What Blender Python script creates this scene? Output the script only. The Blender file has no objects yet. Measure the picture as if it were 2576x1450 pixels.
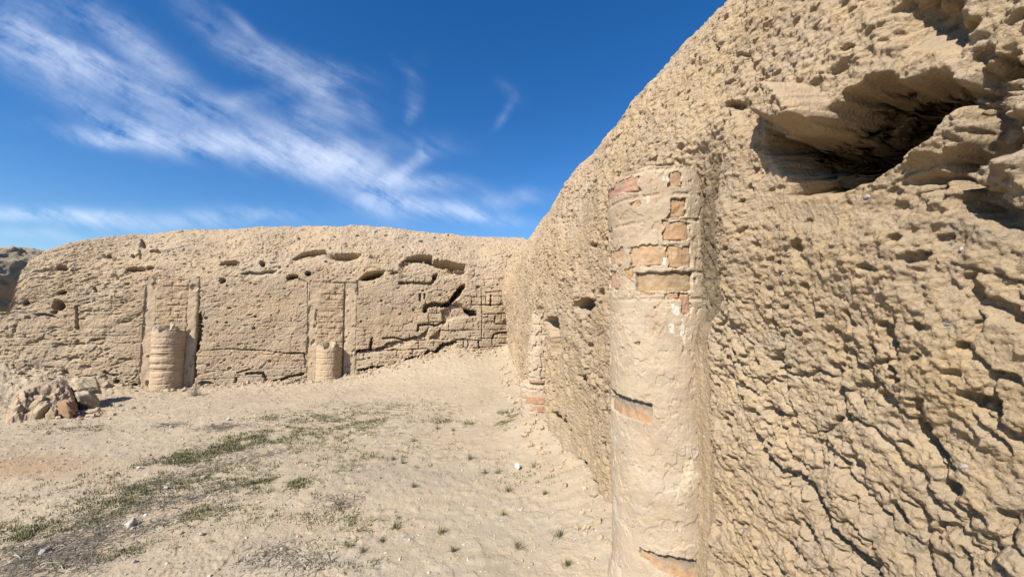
import bpy, math, random
import numpy as np
rng = np.random.default_rng(7)
random.seed(7)
f32 = np.float32
C = bpy.context.scene.collection
scene = bpy.context.scene

# ------------------------------------------------------------------ view used for measuring the place
EYE = np.array([0.0, 0.0, 1.6])
FPX, PW, PH = 966.0, 2576.0, 1450.0
PITCH = math.atan(53 / 966.0)

def ray(px, py):
    x = (px - PW / 2) / FPX; zc = -(py - PH / 2) / FPX
    c, s = math.cos(PITCH), math.sin(PITCH)
    return np.array([x, c - zc * s, s + zc * c])

# ------------------------------------------------------------------ noise (vectorised)
def _h(ix, iy, seed):
    n = ix.astype(np.uint32) * np.uint32(374761393) + iy.astype(np.uint32) * np.uint32(668265263) + np.uint32((seed * 2246822519) & 0xffffffff)
    n = (n ^ (n >> np.uint32(13))) * np.uint32(1274126177)
    n = (n ^ (n >> np.uint32(15))) * np.uint32(2246822519)
    return n ^ (n >> np.uint32(16))
_ga = np.arange(16) * (2 * math.pi / 16)
_GX, _GY = np.cos(_ga).astype(f32), np.sin(_ga).astype(f32)

def perlin(x, y, seed=0):
    x = np.asarray(x, f32); y = np.asarray(y, f32)
    xi = np.floor(x); yi = np.floor(y)
    fx, fy = x - xi, y - yi
    xi = xi.astype(np.int32); yi = yi.astype(np.int32)
    u = fx * fx * fx * (fx * (fx * 6 - 15) + 10); v = fy * fy * fy * (fy * (fy * 6 - 15) + 10)
    def g(a, b):
        k = _h(xi + a, yi + b, seed) & np.uint32(15)
        return _GX[k] * (fx - a) + _GY[k] * (fy - b)
    a = g(0, 0); b = g(1, 0); c = g(0, 1); d = g(1, 1)
    a = a + u * (b - a); c = c + u * (d - c)
    return (a + v * (c - a)) * f32(1.5)

def fbm(x, y, octv=4, seed=0, gain=.5):
    t = 0; a = 1.0; s = 0
    for o in range(octv):
        t = t + a * perlin(x * 2.03 ** o + o * 17.3, y * 2.03 ** o - o * 9.1, seed + o); s += a; a *= gain
    return t / s

def worley(x, y, seed=0):
    x = np.asarray(x, f32); y = np.asarray(y, f32)
    xi = np.floor(x).astype(np.int32); yi = np.floor(y).astype(np.int32)
    F1 = np.full(x.shape, 9, f32); F2 = np.full(x.shape, 9, f32); ID = np.zeros(x.shape, f32)
    for a in (-1, 0, 1):
        for b in (-1, 0, 1):
            k = _h(xi + a, yi + b, seed)
            jx = (k & np.uint32(1023)).astype(f32) / 1023; jy = ((k >> np.uint32(10)) & np.uint32(1023)).astype(f32) / 1023
            d = (xi + a + jx - x) ** 2 + (yi + b + jy - y) ** 2
            nid = ((k >> np.uint32(20)) & np.uint32(4095)).astype(f32) / 4095
            c = d < F1
            F2 = np.where(c, F1, np.minimum(F2, d)); ID = np.where(c, nid, ID); F1 = np.where(c, d, F1)
    return np.sqrt(F1), np.sqrt(F2), ID

def ss(a, b, x):
    t = np.clip((x - a) / (b - a), 0, 1); return t * t * (3 - 2 * t)

def lerp(a, b, t): return a + (b - a) * t

# ------------------------------------------------------------------ object helpers
def tag(o, label=None, cat=None, group=None, kind=None):
    if label: o['label'] = label
    if cat: o['category'] = cat
    if group: o['group'] = group
    if kind: o['kind'] = kind
    return o

def empty(name, loc, label, cat, group=None):
    o = bpy.data.objects.new(name, None); C.objects.link(o); o.location = loc
    o.empty_display_size = .2
    return tag(o, label, cat, group, 'thing')

def raw_mesh(name, V, quads, mat, parent=None, col=None, tris=None, smooth=True):
    V = np.ascontiguousarray(V, f32).reshape(-1, 3)
    if parent is not None: V = V - np.array(parent.location, f32)
    me = bpy.data.meshes.new(name)
    me.vertices.add(len(V)); me.vertices.foreach_set('co', V.ravel())
    loops = []; starts = []; n = 0
    if quads is not None and len(quads):
        q = np.asarray(quads, np.int32).reshape(-1, 4); loops.append(q.ravel()); starts.append(np.arange(len(q)) * 4); n = len(q) * 4
    if tris is not None and len(tris):
        q = np.asarray(tris, np.int32).reshape(-1, 3); loops.append(q.ravel()); starts.append(n + np.arange(len(q)) * 3)
    L = np.concatenate(loops).astype(np.int32); S = np.concatenate(starts).astype(np.int32)
    me.loops.add(len(L)); me.loops.foreach_set('vertex_index', L)
    me.polygons.add(len(S)); me.polygons.foreach_set('loop_start', S)
    me.update(calc_edges=True)
    me.polygons.foreach_set('use_smooth', np.full(len(S), smooth, bool))
    if col is not None:
        c = np.ones((len(V), 4), f32); c[:, :3] = np.asarray(col, f32).reshape(-1, 3) if np.size(col) > 3 else col
        at = me.color_attributes.new('Col', 'FLOAT_COLOR', 'POINT'); at.data.foreach_set('color', c.ravel())
    me.materials.append(mat)
    o = bpy.data.objects.new(name, me); C.objects.link(o)
    if parent is not None: o.parent = parent
    return o

def grid_faces(R, K, flip=False, wrap=False):
    i = np.arange(R * K).reshape(R, K)
    if wrap: i = np.concatenate([i, i[:, :1]], 1)
    a, b, c, d = i[:-1, :-1], i[:-1, 1:], i[1:, 1:], i[1:, :-1]
    q = np.stack([a, b, c, d] if not flip else [d, c, b, a], -1)
    return q.reshape(-1, 4)

def grid_mesh(name, P, mat, parent=None, col=None, flip=False, wrap=False):
    return raw_mesh(name, P, grid_faces(P.shape[0], P.shape[1], flip, wrap), mat, parent, col)

def norm3(v): return v / np.linalg.norm(v)

# ------------------------------------------------------------------ materials
def surf_mat(name, fine=60., var=.18, bump=.6, bdist=.004, coarse=7., rough=.95, spec=.15, big=1.2, grain=1.0, alb=.76):
    m = bpy.data.materials.new(name); m.use_nodes = True
    nt = m.node_tree; N = nt.nodes; L = nt.links
    b = N['Principled BSDF']; b.inputs['Roughness'].default_value = rough
    b.inputs['Specular IOR Level'].default_value = spec
    tc = N.new('ShaderNodeTexCoord')
    at = N.new('ShaderNodeAttribute'); at.attribute_name = 'Col'
    n1 = N.new('ShaderNodeTexNoise'); n1.inputs['Scale'].default_value = coarse; n1.inputs['Detail'].default_value = 8; n1.inputs['Roughness'].default_value = .65
    n2 = N.new('ShaderNodeTexNoise'); n2.inputs['Scale'].default_value = fine; n2.inputs['Detail'].default_value = 6; n2.inputs['Roughness'].default_value = .7
    n3 = N.new('ShaderNodeTexNoise'); n3.inputs['Scale'].default_value = big; n3.inputs['Detail'].default_value = 3
    for n in (n1, n2, n3): L.new(tc.outputs['Object'], n.inputs['Vector'])
    def M(op, a, b_=None, c=None):
        k = N.new('ShaderNodeMath'); k.operation = op
        for q, v in enumerate((a, b_, c)):
            if v is None: continue
            if isinstance(v, (int, float)): k.inputs[q].default_value = v
            else: L.new(v, k.inputs[q])
        return k.outputs[0]
    s = M('ADD', M('MULTIPLY', M('SUBTRACT', n1.outputs['Fac'], .5), var * 2.2), M('MULTIPLY', M('SUBTRACT', n2.outputs['Fac'], .5), var * 2.0))
    s = M('ADD', s, M('MULTIPLY', M('SUBTRACT', n3.outputs['Fac'], .5), var * 1.2))
    s = M('MULTIPLY', M('ADD', s, 1.0), alb)
    mx = N.new('ShaderNodeVectorMath'); mx.operation = 'SCALE'
    L.new(at.outputs['Color'], mx.inputs[0]); L.new(s, mx.inputs['Scale'])
    # slow drift of hue
    hs = N.new('ShaderNodeHueSaturation'); L.new(mx.outputs[0], hs.inputs['Color'])
    L.new(M('ADD', M('MULTIPLY', n3.outputs['Fac'], .012), .494), hs.inputs['Hue'])
    L.new(M('ADD', M('MULTIPLY', n1.outputs['Fac'], .5), .75), hs.inputs['Saturation'])
    L.new(hs.outputs[0], b.inputs['Base Color'])
    if bump:
        v = N.new('ShaderNodeTexVoronoi'); v.inputs['Scale'].default_value = fine * .8; L.new(tc.outputs['Object'], v.inputs['Vector'])
        hgt = M('ADD', M('MULTIPLY', n2.outputs['Fac'], 1.3 * grain), M('MULTIPLY', v.outputs['Distance'], .45))
        hgt = M('ADD', hgt, M('MULTIPLY', n1.outputs['Fac'], 1.2))
        bp = N.new('ShaderNodeBump'); bp.inputs['Strength'].default_value = bump; bp.inputs['Distance'].default_value = bdist
        L.new(hgt, bp.inputs['Height']); L.new(bp.outputs[0], b.inputs['Normal'])
    return m

M_MUD = surf_mat('mud', 50, .2, 1.0, .018, 9)
M_MUDN = surf_mat('mud_close', 95, .20, 1.0, .010, 14)
M_PLAS = surf_mat('plaster', 120, .14, .5, .004, 11)
M_BRICK = surf_mat('fired_brick', 90, .22, .6, .004, 14)
M_GRND = surf_mat('earth', 70, .17, .7, .007, 6)
M_STONE = surf_mat('stone', 40, .18, .5, .006, 9)
M_LEAF = surf_mat('leaf', 30, .25, 0, 0, 5, rough=.6, spec=.25)
M_DRY = surf_mat('dry_stalk', 30, .25, 0, 0, 5, rough=.8)

MUD = np.array([.535, .405, .270], f32)
PLASTER = np.array([.495, .392, .272], f32)
EARTH = np.array([.476, .378, .26], f32)

# ------------------------------------------------------------------ heightfield wall
def seg_dist(x, y, pts):
    d = np.full(x.shape, 1e9, f32)
    for (ax, ay), (bx, by) in zip(pts[:-1], pts[1:]):
        vx, vy = bx - ax, by - ay; l = vx * vx + vy * vy + 1e-12
        t = np.clip(((x - ax) * vx + (y - ay) * vy) / l, 0, 1)
        d = np.minimum(d, np.hypot(x - ax - t * vx, y - ay - t * vy))
    return d

def sdf_poly(x, y, pts):
    d = seg_dist(x, y, list(pts) + [pts[0]])
    ins = np.zeros(x.shape, bool)
    for (ax, ay), (bx, by) in zip(pts, list(pts[1:]) + [pts[0]]):
        if ay == by: continue
        c = ((ay > y) != (by > y)) & (x < (bx - ax) * (y - ay) / (by - ay) + ax)
        ins ^= c
    return np.where(ins, -d, d)

class Wall:
    hk = 1.; gk = 1.; hd = 1.
    """S along the wall, T along a vertical section; D outward relief, UP vertical shift."""
    def __init__(w, plan, profile, s_arr, t_arr, k_of_s, zref=1.5):
        w.plan = plan; pr = np.array(profile, float)
        seg = np.hypot(np.diff(pr[:, 0]), np.diff(pr[:, 1])); w.tt = np.concatenate([[0], np.cumsum(seg)])
        w.pz, w.pb = pr[:, 0], pr[:, 1]; w.k_of_s = k_of_s; w.zref = zref
        itop = int(np.argmax(w.pz)); w.ttop = w.tt[itop]; w.itop = itop
        z = np.interp(t_arr, w.tt, w.pz); b = np.interp(t_arr, w.tt, w.pb)
        # smooth the section
        def sm(a):
            for _ in range(3):
                kz = max(3, int(.25 / np.median(np.diff(t_arr)))) | 1
                pad = np.pad(a, kz // 2, mode='edge'); a = np.convolve(pad, np.ones(kz) / kz, 'valid')
            return a
        zz, bb = sm(z), sm(b)
        dz, db = np.gradient(zz), np.gradient(bb); l = np.hypot(dz, db) + 1e-9
        w.t = t_arr; w.s = s_arr
        w.nx = (dz / l).astype(f32); w.nz = (db / l).astype(f32)       # outward component, up component
        S, T = np.meshgrid(s_arr, t_arr); w.S, w.T = S.astype(f32), T.astype(f32)
        k = k_of_s(s_arr)
        zz2 = np.where(zz > zref, 1, 0)[:, None] * (zref + (zz[:, None] - zref) * k[None, :]) + np.where(zz > zref, 0, 1)[:, None] * zz[:, None]
        w.Z0 = zz2.astype(f32); w.B0 = np.repeat(bb[:, None], len(s_arr), 1).astype(f32)
        w.Z = np.where(w.T < w.ttop, w.Z0, np.nan)
        w.D = np.zeros(w.S.shape, f32); w.UP = np.zeros(w.S.shape, f32); w.ALONG = np.zeros(w.S.shape, f32)
        w.col = np.ones(w.S.shape + (3,), f32)
    def back(w, z, s):
        k = np.interp(s, w._ks, w._kv); zu = np.where(z < w.zref, z, w.zref + (z - w.zref) / np.maximum(k, .05))
        b = np.interp(zu, w.pz[:w.itop + 1], w.pb[:w.itop + 1])
        return np.where(zu > w.pz[w.itop], 99., b)
    def hit(w, px, py):
        if not hasattr(w, '_ks'):
            w._ks = np.linspace(w.s[0], w.s[-1], 800); w._kv = np.asarray(w.k_of_s(w._ks), float)
        d = ray(px, py); t = np.arange(.4, 18, .01)
        p = EYE[:, None] + d[:, None] * t
        s, dep = w.plan_inv(p); v = dep - w.back(p[2], s)
        i = int(np.argmax(v > 0))
        if not v[i] > 0: i = len(t) - 1
        if i == 0: i = 1
        f = v[i - 1] / (v[i - 1] - v[i]) if v[i - 1] < 0 < v[i] else 0
        f = min(max(f, 0), 1)
        return float(s[i - 1] + (s[i] - s[i - 1]) * f), float(p[2, i - 1] + (p[2, i] - p[2, i - 1]) * f)
    def L(w, pts): return [w.hit(*p) for p in pts]
    def box(w, pts, m):
        a = np.array(pts)
        return np.nonzero((w.S > a[:, 0].min() - m) & (w.S < a[:, 0].max() + m) & (w.Z > a[:, 1].min() - m) & (w.Z < a[:, 1].max() + m))
    def hole(w, px, depth, edge=.03, lift=0., jit=.012, along=0., grow=0.):
        pts = w.L(px); ix = w.box(pts, .2)
        if len(ix[0]) == 0: return
        sd = sdf_poly(w.S[ix], w.Z[ix], pts) + jit * w.N1[ix] * 1.5 + .3 * jit * w.N2[ix] - grow
        m = ss(0, 1, -sd / edge)
        dg = (w.hk * (w.hd if depth >= .09 else 1)) if depth > 0 else 1.
        w.D[ix] -= depth * dg * m * (1 + (.16 * w.N1[ix] + .06 * w.N2[ix]) * (depth > 0) * min(1, .10 / max(depth * dg, .01)))
        if lift: w.UP[ix] += lift * m
        if along: w.ALONG[ix] += along * m
    def ell(w, cx, cy, rx, ry, depth, tilt=0., edge=.03, lift=0., jit=.012):
        t = math.radians(tilt); P = []
        for k in range(12):
            a = k * math.pi / 6; x, y = rx * math.cos(a), ry * math.sin(a)
            P.append((cx + x * math.cos(t) + y * math.sin(t), cy - x * math.sin(t) + y * math.cos(t)))
        w.hole(P, depth, edge, lift, jit)
    def groove(w, px, half, depth, jit=.01, soft=.5):
        pts = w.L(px); ix = w.box(pts, half * 3 + .05)
        if len(ix[0]) == 0: return
        half = half * w.gk
        d = seg_dist(w.S[ix], w.Z[ix], pts) + jit * w.N1[ix] + half * .5 * w.N2[ix]
        w.D[ix] -= depth * w.hk *  (1 - ss(half * soft, half * 1.15, d))
    def ledge(w, px, depth, fade, jit=.012):
        pts = sorted(w.L(px)); a = np.array(pts)
        ix = w.box(pts, fade * 2.5 + .05)
        if len(ix[0]) == 0: return
        s, z = w.S[ix], w.Z[ix]
        line = np.interp(s, a[:, 0], a[:, 1]) + jit * w.N1[ix] * 1.3
        below = line - z
        L0, L1 = a[0, 0], a[-1, 0]; tp = min(.12, (L1 - L0) * .25)
        m = ss(L0 - tp * .3, L0 + tp, s) * (1 - ss(L1 - tp, L1 + tp * .3, s))
        w.D[ix] -= depth * w.hk * m * np.where(below > 0, ss(0, .022, below) * np.exp(-np.maximum(below, 0) / fade), 0)
    def bulge(w, px, h, edge=.15, jit=.02):
        w.hole(px, -h, edge, 0, jit)
    def build(w, name, mat, parent=None):
        P, n = w.plan_arr(w.s)          # (K,2),(K,2)
        out = w.nx[:, None] * w.D - w.B0
        tx = np.stack([-n[:, 1], n[:, 0]], 1) * w.tsign
        X = P[None, :, 0] + n[None, :, 0] * out + tx[None, :, 0] * w.ALONG
        Y = P[None, :, 1] + n[None, :, 1] * out + tx[None, :, 1] * w.ALONG
        Zf = w.Z0 + w.nz[:, None] * w.D + w.UP
        w.P = np.stack([X, Y, Zf], -1)
        w.n2 = n
        return grid_mesh(name, w.P, mat, parent, w.col, flip=w.flip)
    def at(w, s, z):
        j = int(np.argmin(abs(w.s - s)))
        i = int(np.nanargmin(abs(w.Z[:, j] - z)))
        return w.P[i, j], np.array([w.n2[j, 0], w.n2[j, 1], 0.])

# ================================================================== BACK WALL (frame: O, along ub, outward nb)
OB = np.array([-4.2, 8.82]); ub = np.array([.951, .309]); ub /= np.linalg.norm(ub); nb = np.array([ub[1], -ub[0]])
PROF_B = [(-.5, -.14), (0, -.06), (1.2, 0), (2.15, .03), (2.6, .13), (3.1, .4), (3.5, .72), (3.75, 1.1), (3.86, 1.6), (3.88, 1.9), (3.6, 2.8), (2, 3.3), (-.5, 3.5)]
def kB(s):
    top = np.interp(s, [-5.62, -5.5, -5.36, -5.1, -4.7, -4.1, -3.3, -1.8, -.627, .6, 1.98, 3.0, 4.0, 6],
                    [.1, 1.2, 2.62, 2.86, 3.08, 3.30, 3.53, 3.72, 3.86, 3.93, 3.92, 3.86, 3.83, 3.9])
    return np.maximum((top - 1.5) / (3.88 - 1.5), .02) if np.ndim(top) else (top - 1.5) / 2.38
sB = np.concatenate([np.arange(-5.7, 5.2, .0115)])
tB = np.concatenate([np.arange(0, 4.9, .0115), np.arange(4.9, 10.2, .12)])
WB = Wall(None, PROF_B, sB, tB, kB)
def _pi(p):
    dx, dy = p[0] - OB[0], p[1] - OB[1]; return dx * ub[0] + dy * ub[1], -(dx * nb[0] + dy * nb[1])
WB.plan_inv = _pi
WB.plan_arr = lambda s: (OB[None] + np.outer(s, ub), np.repeat(nb[None], len(s), 0))
WB.tsign = 1.; WB.flip = False; WB.hk = 1.5; WB.gk = 1.1; WB.hd = 1.7
w = WB
w.B0 *= lerp(.28, 1., ss(-5.5, -3.2, w.S)).astype(f32)
# end of the wall leans: heights fall off at the left end through kB; below zref trim by pulling back
S, T = w.S, w.T
w.N1 = fbm(S * 9, T * 9, 4, 3).astype(f32) * 1.6; w.N2 = fbm(S * 22, T * 22, 2, 5).astype(f32) * 1.5
wx = fbm(S * 1.7, T * 1.7, 3, 11) * .25; wy = fbm(S * 1.7, T * 1.7, 3, 12) * .25
big = fbm(S * .7, T * .7, 3, 21)
for _c in (-2.98, 0.): big = big * (1 - .92 * np.exp(-((S - _c) / .75) ** 4) * (1 - ss(1.9, 2.6, w.Z0)))
F1, F2, ID = worley((S + wx * .5) / .30, (T + wy * .5) / .20, 31)
lump1 = (1 - np.clip(F1, 0, 1) ** 1.5) * (.4 + ID)
F1, F2, ID = worley((S + wx * .3 + .012 * w.N2) / .11, (T + wy * .3) / .085, 32)
lump2 = (1 - np.clip(F1, 0, 1)) * (.3 + ID)
F1, F2, ID = worley((S + .006 * w.N2) / .05, T / .042, 33)
lump3 = (1 - np.clip(F1, 0, 1)) * (.2 + ID)
upper = ss(1.9, 2.7, w.Z0)
leftrough = 1 - ss(-4.0, -3.1, S)
rough = np.clip(.42 + .55 * upper + .45 * leftrough + .5 * fbm(S * .9, T * .9, 3, 41), .2, 1.2)
rg = np.abs(fbm(S * 5 + wx * 2, T * 9, 4, 45))
w.D += (.07 * big + .020 * lump1 * rough + .016 * lump2 * rough + .013 * lump3 * (.5 + .5 * rough) + .010 * fbm(S * 26, T * 30, 4, 51, .65) - .035 * np.maximum(0, .05 - rg) / .05 * ss(.0, .35, fbm(S * 1.2, T * 1.2, 3, 46)) * rough).astype(f32)
F1, F2, ID = worley(S / .27 + .9 * wx + .12 * w.N1, T / .17 + .9 * wy + .12 * w.N1, 49)
w.D += (.026 * (ID - .5) * ss(.02, .10, F2 - F1) * np.clip(rough, .3, 1) - .020 * (1 - ss(.01, .075, F2 - F1)) * ss(-.05, .25, fbm(S * 1.3, T * 1.6, 3, 50))).astype(f32)
F1, F2, ID = worley(S / .16 + wx + .25 * w.N1, T / .055 + .5 * w.N1, 47)
w.D -= (.022 * (ID < .13 * np.clip(rough, .4, 1)) * ss(.42, .2, F1)).astype(f32)
F1, F2, ID = worley(S / .075 + wx + .3 * w.N1, T / .055 + .5 * w.N1, 48)
w.D -= (.022 * (ID < .13 * np.clip(rough, .4, 1)) * ss(.42, .2, F1)).astype(f32)
# scattered pits
F1, F2, ID = worley(S / .17 + wx, T / .15, 61)
pit = ((ID < .05 * np.clip(rough, .3, 1))) * ss(.24 + .12 * w.N1, .1, F1)
w.D -= (.06 * pit).astype(f32)
# horizontal mud courses low on the wall
crs = (w.Z0 + .012 * w.N1) / .155
fr = np.abs(crs - np.round(crs)) * .155
low = (1 - ss(1.0, 1.5, w.Z0)) * ss(-.2, .5, fbm(S * 1.1, T * 2.2, 3, 71) + .15)
w.D -= (.016 * low * (1 - ss(.004, .016, fr))).astype(f32)

w.D -= (float(np.mean(w.D[(w.Z0 > .2) & (w.Z0 < 2.)])) + .012).astype(f32) if False else f32(np.mean(w.D[(w.Z0 > .2) & (w.Z0 < 2.) & (w.T < 3)]))
w.D += (.22 * ss(3.1, 4.2, S) ** 2 * ss(.9, 2.0, w.Z0) * (1 - ss(2.8, 3.6, w.Z0))).astype(f32)
Z2 = lambda x, y: (644 + .4 * x, 515.2 + .4 * y)
Z1 = lambda x, y: (.3554 * x, 579.6 + .3554 * y)
def zs(f, *p): return [f(*q) for q in p]
# mild smoothing where plastered around column bays
# ---- cavities of the upper half
w.ledge(zs(Z2, (225, 332), (300, 300), (430, 282), (470, 310), (560, 328), (665, 312)), .13, .10)
w.ell(*Z2(560, 322), 36, 7, .16, 2, .02)
w.ell(*Z2(360, 298), 34, 5, .10, 8, .02)
w.hole(zs(Z2, (900, 368), (960, 330), (1040, 312), (1105, 318), (1120, 345), (1210, 350), (1318, 378), (1318, 418), (1230, 412), (1150, 385), (1060, 352), (980, 352)), .26, .035, .05)
w.ledge(zs(Z2, (900, 372), (1000, 340), (1120, 360), (1220, 410), (1320, 420)), .09, .22)
w.ell(*Z2(40, 370), 8, 8, .14, 0, .02); w.ledge(zs(Z2, (-5, 428), (60, 412), (132, 405)), .12, .05)
w.ell(*Z2(330, 430), 8, 7, .14, 0, .02); w.ell(*Z2(228, 452), 17, 7, .15, 14, .025); w.ledge(zs(Z2, (180, 480), (240, 440), (330, 485)), .05, .07)
w.ell(*Z2(735, 445), 32, 10, .20, 17, .03, .03); w.ledge(zs(Z2, (640, 470), (700, 420), (820, 408)), .06, .12)
w.ell(*Z2(870, 427), 12, 4, .10, 12, .02); w.ell(*Z2(745, 338), 14, 3, .08, 0, .02)
w.groove(zs(Z2, (905, 488), (1000, 486), (1100, 492), (1118, 470), (1130, 440), (1135, 430)), .035, .10)
w.ell(*Z2(1125, 450), 7, 9, .1, 0, .02)
for x, y in ((640, 200), (820, 190), (1130, 205), (1215, 195), (500, 205), (1350, 180), (270, 205), (960, 190), (1040, 230)):
    w.ell(*Z2(x, y), random.uniform(4, 8), random.uniform(2, 3.5), .07, 0, .02)
# ---- long crack rising to the right and its recess
w.groove(zs(Z2, (1065, 665), (1072, 635), (1120, 628), (1190, 632), (1215, 620), (1250, 575), (1285, 525), (1305, 508)), .055, .17)
w.ell(*Z2(1268, 560), 9, 26, .14, -38, .03); w.ell(*Z2(1205, 628), 13, 7, .14, 20, .03); w.ell(*Z2(1300, 512), 8, 7, .12, 0, .02)
w.hole(zs(Z2, (1160, 660), (1260, 600), (1320, 640), (1395, 700), (1250, 720), (1165, 770), (1100, 820), (1080, 850), (1165, 850), (1170, 740)), .08, .07)
w.hole(zs(Z2, (1302, 652), (1340, 655), (1385, 665), (1398, 700), (1350, 705), (1325, 680)), .18, .03, .03)
w.groove(zs(Z2, (1020, 790), (1022, 755), (1095, 750), (1130, 760), (1168, 742)), .03, .09)
w.groove(zs(Z2, (720, 905), (728, 840)), .028, .08)
w.groove(zs(Z2, (1033, 600), (1030, 560)), .022, .08); w.groove(zs(Z2, (1060, 585), (1062, 560)), .02, .07); w.ell(*Z2(1168, 567), 8, 2.5, .07)
w.ledge(zs(Z2, (622, 918), (680, 905), (745, 900), (800, 886), (820, 862), (930, 846), (1010, 828), (1055, 800), (1090, 760)), .085, .13)
w.groove(zs(Z2, (625, 918), (715, 903), (730, 862)), .018, .06)
w.groove(zs(Z2, (760, 905), (860, 886)), .018, .05)
w.groove(zs(Z2, (800, 840), (860, 832), (930, 846), (1010, 828)), .022, .07)
w.groove(zs(Z2, (615, 1052), (740, 1022), (850, 1016), (930, 990), (970, 965), (1062, 952), (1080, 920), (1130, 926), (1170, 880), (1258, 860)), .036, .12)
w.ledge(zs(Z2, (615, 1052), (740, 1022), (850, 1016), (970, 968), (1062, 955), (1130, 930), (1170, 882), (1258, 862)), .06, .3)
w.groove(zs(Z2, (618, 970), (622, 925), (650, 915)), .03, .07); w.ell(*Z2(620, 960), 5, 14, .07)
w.ell(*Z2(850, 1018), 6, 4, .1); w.ell(*Z2(712, 963), 5, 3, .06)
w.hole(zs(Z2, (1262, 938), (1310, 942), (1320, 955), (1405, 955), (1405, 968), (1320, 968)), .14, .02)
w.ledge(zs(Z2, (1310, 958), (1405, 958)), .12, .12)
for g, hw, dp in (([(1470, 572), (1470, 632)], .024, .09), ([(1575, 505), (1577, 542)], .018, .08), ([(1638, 510), (1645, 560), (1640, 650)], .03, .12),
                  ([(1500, 700), (1497, 742)], .018, .07), ([(1333, 850), (1335, 886)], .014, .06), ([(1400, 858), (1398, 892)], .018, .08), ([(1405, 892), (1406, 962)], .02, .09),
                  ([(1578, 630), (1580, 682)], .012, .05), ([(1590, 770), (1575, 800)], .012, .05),
                  ([(1420, 625), (1470, 632), (1560, 620)], .014, .05), ([(1420, 686), (1520, 684), (1640, 686)], .012, .04), ([(1505, 748), (1640, 742)], .014, .05),
                  ([(1487, 838), (1500, 812), (1530, 804), (1600, 800)], .024, .09), ([(1530, 868), (1622, 866)], .014, .05), ([(1425, 985), (1490, 987)], .018, .08),
                  ([(1555, 932), (1620, 905)], .018, .06), ([(1255, 848), (1330, 846), (1420, 850)], .012, .05), ([(1440, 552), (1560, 545)], .012, .04),
                  ([(1415, 520), (1420, 700), (1418, 860)], .012, .03)):
    w.groove(zs(Z2, *g), hw, dp, .006)
w.ell(*Z2(1650, 418), 22, 8, .2, 10, .03, .03); w.ell(*Z2(1712, 448), 15, 7, .16, 38, .03); w.ledge(zs(Z2, (1575, 345), (1640, 325), (1715, 350)), .08, .08)
w.ell(*Z2(1400, 515), 6, 4, .08)
_reg = w.L(zs(Z2, (1010, 700), (1180, 640), (1330, 560), (1420, 470), (1660, 470), (1640, 900), (1500, 1000), (1250, 1000), (1050, 960), (900, 960), (640, 1040), (625, 930), (800, 860)))
ix = w.box(_reg, .3); _m = ss(.10, -.15, sdf_poly(w.S[ix], w.Z[ix], _reg) + .08 * w.N1[ix])
_z = (w.Z[ix] + .016 * w.N1[ix]) / .215; _row = np.floor(_z); _fr = np.abs(_z - _row - .5); _fz = (.5 - _fr) * .215
_q = (w.S[ix] + .014 * w.N2[ix]) / .37 + .5 * (_row % 2) + .13 * np.sin(_row * 5.1); _cl = np.floor(_q); _fs = (.5 - np.abs(_q - _cl - .5)) * .37
_hid = (_h(_cl.astype(np.int32), _row.astype(np.int32), 99) & np.uint32(1023)).astype(f32) / 1023
_j = ss(.0, .22, fbm(w.S[ix] * 2.2, w.Z[ix] * 3.1, 3, 98) + .08)
w.D[ix] += (_m * (.03 * (_hid - .5) - .06 * _j * (1 - ss(.003, .016, _fz)) - .05 * _j * (1 - ss(.004, .016, _fs)))).astype(f32)
# ---- lower left bay: bottom courses
w.groove(zs(Z2, (-60, 1062), (40, 1056), (70, 1115), (150, 1103), (200, 1082), (310, 1060)), .026, .09)
w.groove(zs(Z2, (175, 930), (300, 932), (313, 965), (313, 1015)), .018, .06)
w.groove(zs(Z2, (-120, 912), (60, 915), (175, 930)), .012, .03)
w.ell(*Z2(100, 695), 4, 4, .07)
# ---- features at the left
w.ell(*Z1(490, 270), 13, 9, .17, 0, .03); w.ledge(zs(Z1, (330, 290), (400, 272), (480, 275)), .07, .06)
w.ell(*Z1(960, 272), 24, 6, .17, 6, .03); w.ell(*Z1(1065, 262), 10, 4, .12); w.ledge(zs(Z1, (880, 300), (930, 262), (1080, 262)), .06, .1)
w.ell(*Z1(800, 195), 7, 5, .12); w.ell(*Z1(955, 185), 6, 4, .09); w.ell(*Z1(1100, 148), 16, 5, .12); w.ell(*Z1(1030, 100), 8, 12, .08); w.ell(*Z1(1000, 170), 4, 14, .08)
w.ell(*Z1(1630, 232), 26, 7, .16, 6, .03, .02); w.ell(*Z1(1575, 245), 8, 3, .1); w.ledge(zs(Z1, (1710, 300), (1760, 285), (1830, 292)), .12, .06)
w.ell(*Z1(1578, 355), 10, 7, .13, 20, .02); w.ell(*Z1(1440, 268), 4, 3.5, .09); w.ell(*Z1(1478, 298), 4, 2.5, .07)
w.ell(*Z1(440, 438), 16, 6, .14, 10, .03); w.ell(*Z1(410, 530), 20, 18, .10, 0, .08); w.ledge(zs(Z1, (230, 580), (310, 580), (400, 605)), .09, .05)
w.ell(*Z1(375, 580), 8, 7, .08); w.ell(*Z1(545, 680), 7, 9, .12); w.groove(zs(Z1, (540, 540), (538, 640), (548, 690)), .02, .05)
w.ell(*Z1(680, 420), 5, 9, .09, 30); w.ell(*Z1(825, 430), 3, 2, .07); w.ell(*Z1(962, 430), 5, 2.5, .08); w.ell(*Z1(1605, 652), 5, 4, .07); w.ell(*Z1(1800, 690), 5, 5, .08); w.ell(*Z1(1540, 650), 4, 3, .06)
w.ell(*Z1(180, 510), 11, 9, .12, 30, .04); w.ell(*Z1(205, 222), 4, 3, .1)
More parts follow.
